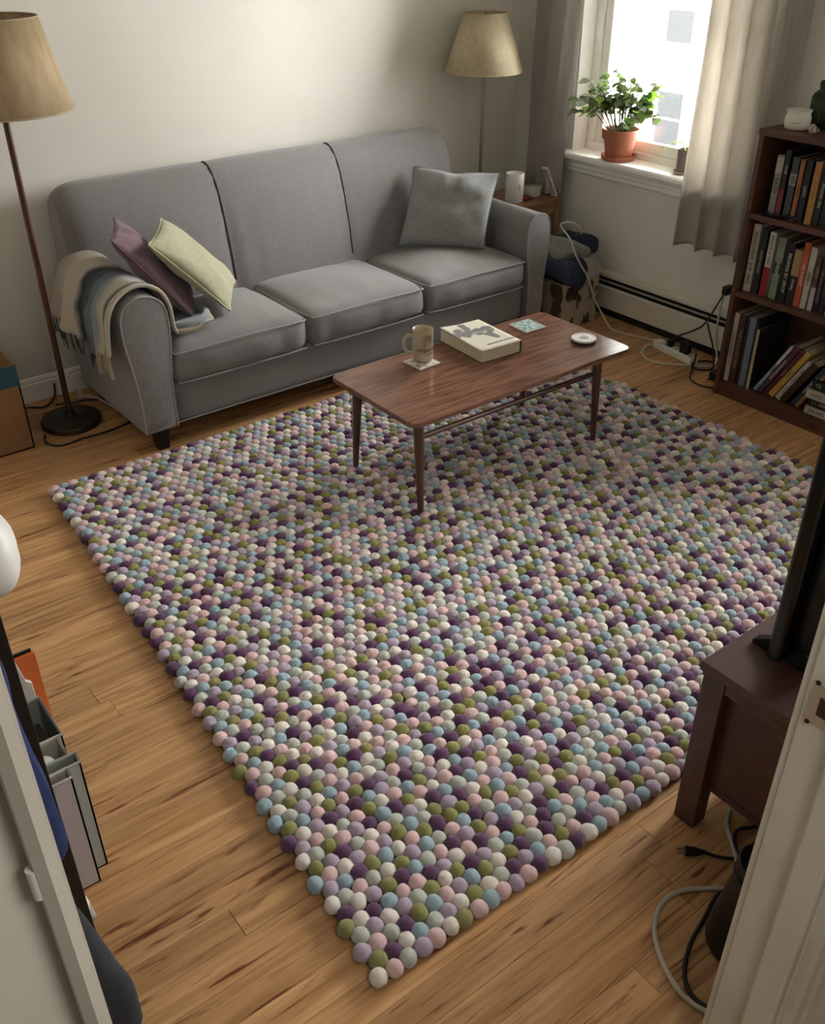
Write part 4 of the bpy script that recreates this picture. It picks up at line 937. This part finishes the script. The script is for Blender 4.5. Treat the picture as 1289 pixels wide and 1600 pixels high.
# ================================================================== POWER STRIP, OUTLET, CORDS
def cord(name, pts, r, m, label, cat='cable'):
    o = B().tube(pts, r, 8, 6).obj(name, m, None, smooth=True); return tag(o, label, cat)
WC = mat('white_cable', '#bdb8aa', .5); BC_ = mat('black_cable', '#131214', .5)
ps = thing('power_strip', (3.85, 2.77, 0), 'white power strip with plugs on the floor by the heater', 'power strip', rot=(0, 0, math.radians(-97)))
B().box(-.115, .115, -.028, .028, 0, .036).obj('body', WHITEP, ps, bevel=.005, local=True)
B().box(-.165, -.118, -.024, .024, 0, .042).obj('plug', WHITEP, ps, bevel=.006, local=True)
for x, hh in ((-.06, .035), (.03, .06), (.055, .05)):
    B().rbox((x, .0, .036+hh/2), (.032, .036, hh), .008, n=4).obj('plug', BLACK, ps, smooth=True, local=True)
for x in (-.09, -.02, .085):
    s_ = B().box(x-.013, x+.013, -.014, .014, .036, .0368).obj('socket', mat('socket_face', '#c2c0b9', .5), ps, local=True)
    B().box(x-.007, x-.004, -.006, .006, .0368, .0372).box(x+.004, x+.007, -.006, .006, .0368, .0372).obj('slot', BLACK, s_, local=True)
ol = thing('wall_outlet', (4.047, 2.68, .36), 'cream wall outlet plate beside the bookcase', 'outlet')
B().box(4.042, XW, 2.635, 2.715, .325, .445).obj('plate', WHITEP, ol, bevel=.003)
wp = thing('plug', (4.02, 2.645, .35), 'black plug in the wall outlet', 'plug')
B().rbox((4.012, 2.655, .352), (.06, .034, .045), .008, n=4).obj('plug_body', BLACK, wp, smooth=True)
cord('power_cable', [(3.862, 3.56, .445), (3.87, 3.53, .455), (3.838, 3.52, .504), (3.760, 3.52, .541), (3.683, 3.51, .540), (3.646, 3.40, .50), (3.66, 3.365, .425), (3.706, 3.36, .357), (3.757, 3.345, .279), (3.799, 3.33, .169), (3.823, 3.27, .076), (3.85, 3.225, .010), (3.87, 3.113, .006), (3.90, 3.03, .006), (3.90, 2.97, .014), (3.878, 2.935, .022)], .0045, WC, 'white cable looping over the clothes pile to the power strip')
cord('power_cable', [(3.875, 2.905, .02), (3.825, 2.949, .006), (3.748, 2.922, .006), (3.697, 2.856, .006), (3.696, 2.785, .006), (3.741, 2.719, .006), (3.80, 2.655, .006), (3.856, 2.60, .006), (3.908, 2.585, .006), (3.97, 2.62, .02), (3.985, 2.66, .12), (3.985, 2.66, .28), (3.99, 2.655, .335)], .0055, WC, 'white power strip cable looping on the floor to the wall outlet')
cord('power_cable', [(3.985, 2.648, .35), (3.97, 2.656, .319), (3.95, 2.687, .224), (3.93, 2.708, .169), (3.90, 2.725, .150), (3.87, 2.757, .127), (3.86, 2.80, .10), (3.857, 2.828, .07)], .0045, BC_, 'black cable from the wall plug down to power strip')
cord('power_cable', [(3.955, 2.70, .18), (3.93, 2.66, .143), (3.90, 2.61, .10), (3.89, 2.58, .02), (3.85, 2.56, .006), (3.80, 2.58, .006), (3.79, 2.63, .008), (3.84, 2.66, .008), (3.90, 2.64, .008), (3.93, 2.58, .006), (3.92, 2.50, .006), (3.95, 2.45, .05)], .0045, BC_, 'black cable coiled on the floor between strip and bookcase')
cord('power_cable', [(3.858, 2.668, .05), (3.82, 2.645, .02), (3.748, 2.604, .006), (3.672, 2.55, .006), (3.650, 2.48, .006), (3.672, 2.420, .006), (3.72, 2.41, .006)], .004, BC_, 'thin black cable curving on the floor towards the bookcase foot')
ad = thing('power_adapter', (3.775, 2.475, 0), 'black power adapter block on the floor beside the bookcase', 'adapter')
B().box(3.745, 3.805, 2.43, 2.50, 0, .045).obj('block', BLACK, ad, bevel=.006); B().cyl((3.745, 2.47, .02), (3.715, 2.485, .012), .006, .004, n=10).obj('strain_relief', BLACK, ad, smooth=True)

# cords beside the left lamp
cord('lamp_cable', [(.935, 4.235, .006), (.999, 4.228, .006), (1.057, 4.190, .006), (1.106, 4.226, .006), (1.14, 4.265, .02), (1.15, 4.275, .07)], .004, BC_, 'black cable along the baseboard left of the lamp')
cord('lamp_cable', [(1.112, 4.18, .006), (1.197, 4.147, .006), (1.246, 4.139, .006), (1.36, 4.06, .006)], .004, BC_, 'black cable running behind the lamp under the sofa')
cord('lamp_cable', [(.962, 3.90, .012), (.945, 3.832, .006), (.987, 3.774, .006), (1.086, 3.780, .006), (1.205, 3.778, .006), (1.36, 3.81, .006)], .0045, BC_, 'black cable curling in front of the lamp base')
wc2 = thing('extension_plug', (1.27, 4.08, 0), 'white plug and cable on the floor behind the lamp base', 'plug')
B().tube([(1.235, 4.187, .012), (1.258, 4.166, .012), (1.290, 4.111, .012), (1.305, 4.032, .010), (1.32, 3.955, .010)], .006, 8, 6).obj('cable', WC, wc2, smooth=True)
B().box(1.222, 1.246, 4.175, 4.20, .002, .055).obj('plug_head', WC, wc2, bevel=.004); B().rbox((1.32, 3.95, .012), (.024, .03, .022), .006, n=3).obj('connector', WC, wc2, smooth=True)

# carton box
CARD = mat('cardboard', '#86633f', .85, col2='#947049', nscale=4); BLUE = mat('blue_band', '#2b5a6a', .7)
cb = thing('cardboard_box', (.70, 4.0, 0), 'open cardboard box with a blue top band left of the lamp', 'box')
x0, x1, y0, y1, h = .42, .895, 3.838, 4.24, .385
for nm, bx_ in (('front_wall', (x0, x1, y0, y0+.006)), ('back_wall', (x0, x1, y1-.006, y1)), ('side_wall', (x0, x0+.006, y0, y1)), ('side_wall', (x1-.006, x1, y0, y1))):
    o = B().box(bx_[0], bx_[1], bx_[2], bx_[3], 0, h).obj(nm, CARD, cb)
B().box(x0, x1, y0, y1, 0.0, .006).obj('bottom', CARD, cb)
B().box(x0-.001, x1+.001, y0-.001, y0+.0005, .292, h-.003).box(x1-.0005, x1+.001, y0, y1, .292, h-.003).obj('band', BLUE, cb)

# ================================================================== TV STAND, TV, CANISTER, CABLES
ts = thing('tv_stand', (2.2, .68, 0), 'dark brown wooden tv stand with square legs at the right of the rug', 'tv stand')
VX0, VX1, VY0, VY1, VZ = 1.512, 2.85, .475, .885, .515
B().box(VX0-.008, VX1+.008, VY0, VY1+.006, VZ-.026, VZ).obj('top', TVW, ts, bevel=.002)
for x in (VX0, VX1-.05):
    for y in (VY0+.005, VY1-.06): B().box(x, x+.05, y, y+.058, 0, VZ-.026).obj('leg', TVW, ts, bevel=.002)
for x in (VX0+.032, VX1-.048):
    B().box(x, x+.016, VY0+.06, VY1-.06, .125, VZ-.03).obj('side_panel', TVW, ts)
B().box(VX0+.003, VX0+.045, VY0+.06, VY1-.06, VZ-.062, VZ-.026).obj('rail', TVW, ts, bevel=.002); B().box(VX1-.045, VX1-.003, VY0+.06, VY1-.06, VZ-.062, VZ-.026).obj('rail', TVW, ts, bevel=.002)
B().box(VX0+.03, VX1-.03, VY0+.02, VY1-.02, .125, .145).obj('bottom_panel', TVW, ts)
B().box(VX0+.05, VX1-.05, VY0+.012, VY0+.02, .125, VZ-.03).obj('back_panel', TVW, ts)
for k in range(2):
    xa = VX0+.055+k*.62; d = B().box(xa, xa+.605, VY1-.024, VY1-.006, .15, VZ-.035).obj('door', TVW, ts, bevel=.002)
    B().cyl((xa+(.56 if k == 0 else .045), VY1-.006, .34), (xa+(.56 if k == 0 else .045), VY1+.014, .34), .01, n=14).obj('knob', BLACK, d, smooth=True)
tv = thing('television', (2.1, .76, VZ), 'black flat screen television standing on the tv stand', 'television')
B().box(1.575, 2.58, .752, .785, VZ+.045, VZ+.635).obj('panel', BLACKGLOSS, tv, bevel=.008)
B().box(1.59, 2.565, .785, .787, VZ+.065, VZ+.62).obj('screen', mat('tv_screen', '#050506', .08), tv)
B().rbox((2.077, .735, VZ+.27), (.92, .06, .42), .025, n=6).obj('back_housing', BLACK, tv, smooth=True)
for x in (1.66, 2.48):
    B().add([(x-.012, .69, VZ+.001), (x+.012, .69, VZ+.001), (x+.012, .86, VZ+.001), (x-.012, .86, VZ+.001), (x-.012, .69, VZ+.012), (x+.012, .69, VZ+.012), (x+.012, .86, VZ+.012), (x-.012, .86, VZ+.012), (x-.008, .75, VZ+.06), (x+.008, .75, VZ+.06), (x+.008, .785, VZ+.06), (x-.008, .785, VZ+.06)],
            [(0,3,2,1),(0,1,5,4),(1,2,6,5),(2,3,7,6),(3,0,4,7),(4,5,9,8),(5,6,10,9),(6,7,11,10),(7,4,8,11),(8,9,10,11)]).obj('foot', BLACK, tv, bevel=.002)
# black canister
cn = thing('canister', (1.335, .565, 0), 'black tapered plastic canister on the floor behind the tv stand', 'canister')
B().lathe([(.066, 0), (.074, .006), (.076, .03), (.068, .10), (.054, .19), (.048, .235), (.050, .24), (.050, .275), (.046, .278), (.043, .272), (.043, .24), (.001, .235)], (1.345, .562, 0), 36).obj('body', BLACK, cn, smooth=True, ang=40)
B().tube([(1.345+.051*math.cos(a), .562+.051*math.sin(a), .24) for a in [2*PI*q/28 for q in range(28)]], .002, 6, 1, closed=True).obj('ring', BLACK, cn, smooth=True)
cord('floor_cable', [(1.63, .80, .007), (1.584, .775, .007), (1.548, .730, .007), (1.50, .68, .007), (1.449, .655, .007), (1.404, .686, .007), (1.345, .723, .007), (1.286, .730, .007), (1.226, .704, .007), (1.180, .651, .007), (1.149, .582, .007), (1.148, .530, .007), (1.165, .485, .007)], .0058, mat('grey_white_cable', '#a9a59a', .5), 'thick white cable looping on the floor by the door frame')
cord('floor_cable', [(1.60, .70, .006), (1.52, .69, .006), (1.44, .662, .006), (1.395, .664, .006), (1.328, .645, .006), (1.255, .625, .006), (1.195, .593, .006), (1.166, .561, .006), (1.161, .524, .006), (1.175, .49, .006)], .0048, BC_, 'black cable curving beside the black canister')
cord('floor_cable', [(1.66, .72, .006), (1.631, .733, .006), (1.594, .748, .010), (1.560, .735, .012), (1.535, .70, .006), (1.56, .66, .006)], .0045, BC_, 'short black cable loop under the tv stand')
pg_ = thing('power_plug', (1.45, .78, 0), 'black power plug with two prongs lying in front of the tv stand leg', 'plug')
d_ = Vector((.012, -.011, 0)).normalized(); p0 = Vector((1.436, .787, .014))
B().cyl(p0, p0+d_*.026, .013, .011, n=14).cyl(p0+d_*.026, p0+d_*.05, .011, .0045, n=14).obj('plug_head', BLACK, pg_, smooth=True, ang=35)
sd_ = Vector((-d_.y, d_.x, 0))
b = B()
for s in (-1, 1): b.cyl(p0+sd_*(.006*s), p0-d_*.018+sd_*(.006*s), .0022, n=8)
b.obj('prong', CHROME, pg_, smooth=True)
B().tube([p0+d_*.048, (1.487, .735, .008), (1.513, .708, .006), (1.553, .679, .006), (1.60, .64, .006)], .0042, 8, 6).obj('cable', BC_, pg_, smooth=True)

# ================================================================== LEFT SHELF UNIT and what sticks out of it
DK = mat('espresso_board', '#150f0c', .5)
un = thing('shelf_unit', (.0, 1.9, 0), 'dark espresso shelf unit at the left edge near the door', 'shelf')
UX0, UX1, UY0, UY1, UH = -.17, .218, 1.466, 2.20, 1.30
B().box(UX0, UX1, UY0, UY0+.022, 0, UH).obj('side_panel', DK, un, bevel=.002); B().box(UX0, UX1, UY1-.022, UY1, 0, UH).obj('side_panel', DK, un, bevel=.002)
for z in (.12, .60, .87, UH): B().box(UX0, UX1-.004, UY0+.022, UY1-.022, z-.022, z).obj('shelf', DK, un)
B().box(UX0, UX0+.006, UY0+.022, UY1-.022, .1, UH).obj('back_panel', DK, un)
BINM = mat('white_bin_plastic', '#c4bfb6', .45); BIN2 = mat('grey_green_bin_plastic', '#9a9e96', .45); BIN3 = mat('lavender_white_bin', '#bdb4b4', .5)
def openbox(name, x0, x1, y0, y1, z0, z1, m, label, t=.004, inner=None):
    o = thing(name, ((x0+x1)/2, (y0+y1)/2, z0), label, 'bin', 'bins on the low shelf')
    for nm, a in (('front_wall', (x1-t, x1, y0, y1)), ('back_wall', (x0, x0+t, y0, y1)), ('side_wall', (x0, x1, y0, y0+t)), ('side_wall', (x0, x1, y1-t, y1))):
        B().box(a[0], a[1], a[2], a[3], z0, z1).obj(nm, m, o)
    B().box(x0, x1, y0, y1, z0, z0+t).obj('bottom', inner or m, o)
    B().tube([(x0, y0, z1), (x1, y0, z1), (x1, y1, z1), (x0, y1, z1)], .003, 6, 0, closed=True).obj('rim', m, o)
    return o
openbox('storage_bin', .02, .262, 1.490, 1.520, .121, .455, BIN3, 'narrow lavender-white upright bin nearest the door on the shelf')
openbox('storage_bin', .02, .292, 1.524, 1.556, .121, .452, BIN2, 'narrow grey-green upright bin beside the lavender-white one')
openbox('storage_bin', .02, .288, 1.562, 1.675, .121, .405, BINM, 'white open bin holding a light bulb on the low shelf')
openbox('storage_bin', .02, .300, 1.680, 1.83, .121, .40, BIN2, 'grey-green open bin holding a black box on the low shelf')
bb_ = thing('light_bulb', (.235, 1.60, .35), 'clear glass light bulb lying in the white bin', 'bulb')
B().lathe([(.012, 0), (.012, .02), (.028, .05), (.030, .065), (.020, .085), (.001, .092)], (.235, 1.605, .33), 20).obj('bulb_glass', CG, bb_, smooth=True); B().cyl((.235, 1.605, .305), (.235, 1.605, .332), .0125, n=14).obj('screw_base', CHROME, bb_, smooth=True)
B().box(.05, .24, 1.57, 1.665, .126, .304).obj('small_carton', mat('grey_card', '#7d776e', .8)); tag(bpy.data.objects['small_carton'], 'grey card box filling the bottom of the white bin', 'box')
bx2 = thing('small_box', (.22, 1.74, .36), 'black box lying in the grey-green bin', 'box')
B().box(.14, .275, 1.70, 1.775, .13, .375).obj('body', BLACK, bx2, bevel=.003); B().box(.14, .277, 1.694, 1.70, .35, .375).obj('white_edge', WHITEP, bx2)
# folder and orange book above
fo = thing('orange_folder', (.24, 1.92, .46), 'orange folder standing between shelf boards at left edge', 'folder')
B().box(.06, .322, 1.855, 1.866,   .125, .505).obj('cover', mat('orange_card', '#c4622a', .6), fo, bevel=.001); B().box(.06, .318, 1.868, 1.874, .125, .51).obj('sheet', BLACK, fo)
wf = thing('document_tray', (.22, 1.845, .46), 'white folder with rounded corner in front of the orange folder', 'folder')
B().prism([(.06, .125), (.296, .125), (.296, .44), (.285, .45), (.272, .525), (.06, .525)], 'y', 1.838, 1.850).obj('cover', BINM, wf, bevel=.002)
bag = thing('plastic_bag', (.2, 1.6, .872), 'white plastic bag bulging out of the upper left shelf', 'bag')
B().rbox((.185, 1.625, .972), (.22, .23, .165), .06, n=12, nz=.018, nf=11, seed=3).obj('bag_body', mat('white_bag_film', '#d4d3d0', .45), bag, smooth=True, ang=180)
sh2 = thing('sneaker', (.19, 1.53, 0), 'white sneaker toe sticking out under the lowest shelf', 'shoe')
B().rbox((.165, 1.525, .04), (.13, .062, .07), .028, n=8, fn=lambda p: Vector((p.x, p.y, p.z*(1-.35*max(0, p.x/.065))))).obj('upper', mat('white_leather', '#c5c3bf', .5), sh2, smooth=True, ang=180)
B().rbox((.165, 1.525, .012), (.138, .068, .022), .01, n=5).obj('sole', mat('grey_sole', '#8c8883', .7), sh2, smooth=True)
# garments hanging on the end of the shelf unit
def garment(name, pts, m, label, seed, w0, w1, depth):
    """hanging cloth: centre line pts, half width from w0 to w1, folds of given depth, a closed thick sheet"""
    o = thing(name, pts[-1], label, 'clothing'); P = spline([Vector(p) for p in pts], 10)
    def fn(i, j):
        f = j*(len(P)-1); k = min(len(P)-2, int(f)); p = P[k].lerp(P[k+1], f-k); w = w0+(w1-w0)*j; a = 2*PI*i
        r = 1+.16*math.sin(a*5+seed+2*noise.noise(Vector((j*3, seed, 0))))+.1*noise.noise(Vector((math.cos(a)*2, math.sin(a)*2, j*5+seed)))
        cl = min(1, 6*(1-j)+.02) if j > .84 else 1; cl = min(cl, 6*j+.05)
        return p+Vector((w*math.cos(a)*r*cl, depth*math.sin(a)*r*cl, 0))
    B().grid(fn, 48, 40).obj('cloth', m, o, smooth=True, ang=180); return o
BLUEC = mat('royal_blue_fabric', '#16244f', .85, col2='#1b2b5c', nscale=20, bump=.3, bscale=180)
garment('jacket', [(.05, 1.405, 1.12), (.07, 1.40, .9), (.085, 1.395, .7), (.105, 1.39, .45), (.085, 1.388, .29)], BLUEC, 'royal blue jacket hanging on the end of the dark shelf unit', 1.0, .10, .085, .05)
garment('trousers', [(.03, 1.22, .80), (.06, 1.22, .55), (.07, 1.20, .38), (.095, 1.18, .22), (.085, 1.17, .0)], DGR, 'charcoal trousers hanging down to the floor beside the door frame', 4.0, .07, .12, .09)
for p, z in (((.0, 1.466), 1.13),):
    hk = thing('coat_hook', (p[0], p[1], z), 'small metal hook on the end of the shelf unit', 'hook')
    B().tube([(.0, 1.466, 1.15), (.0, 1.44, 1.145), (.0, 1.42, 1.12), (.0, 1.415, 1.135)], .004, 8, 5).obj('hook', CHROME, hk, smooth=True)
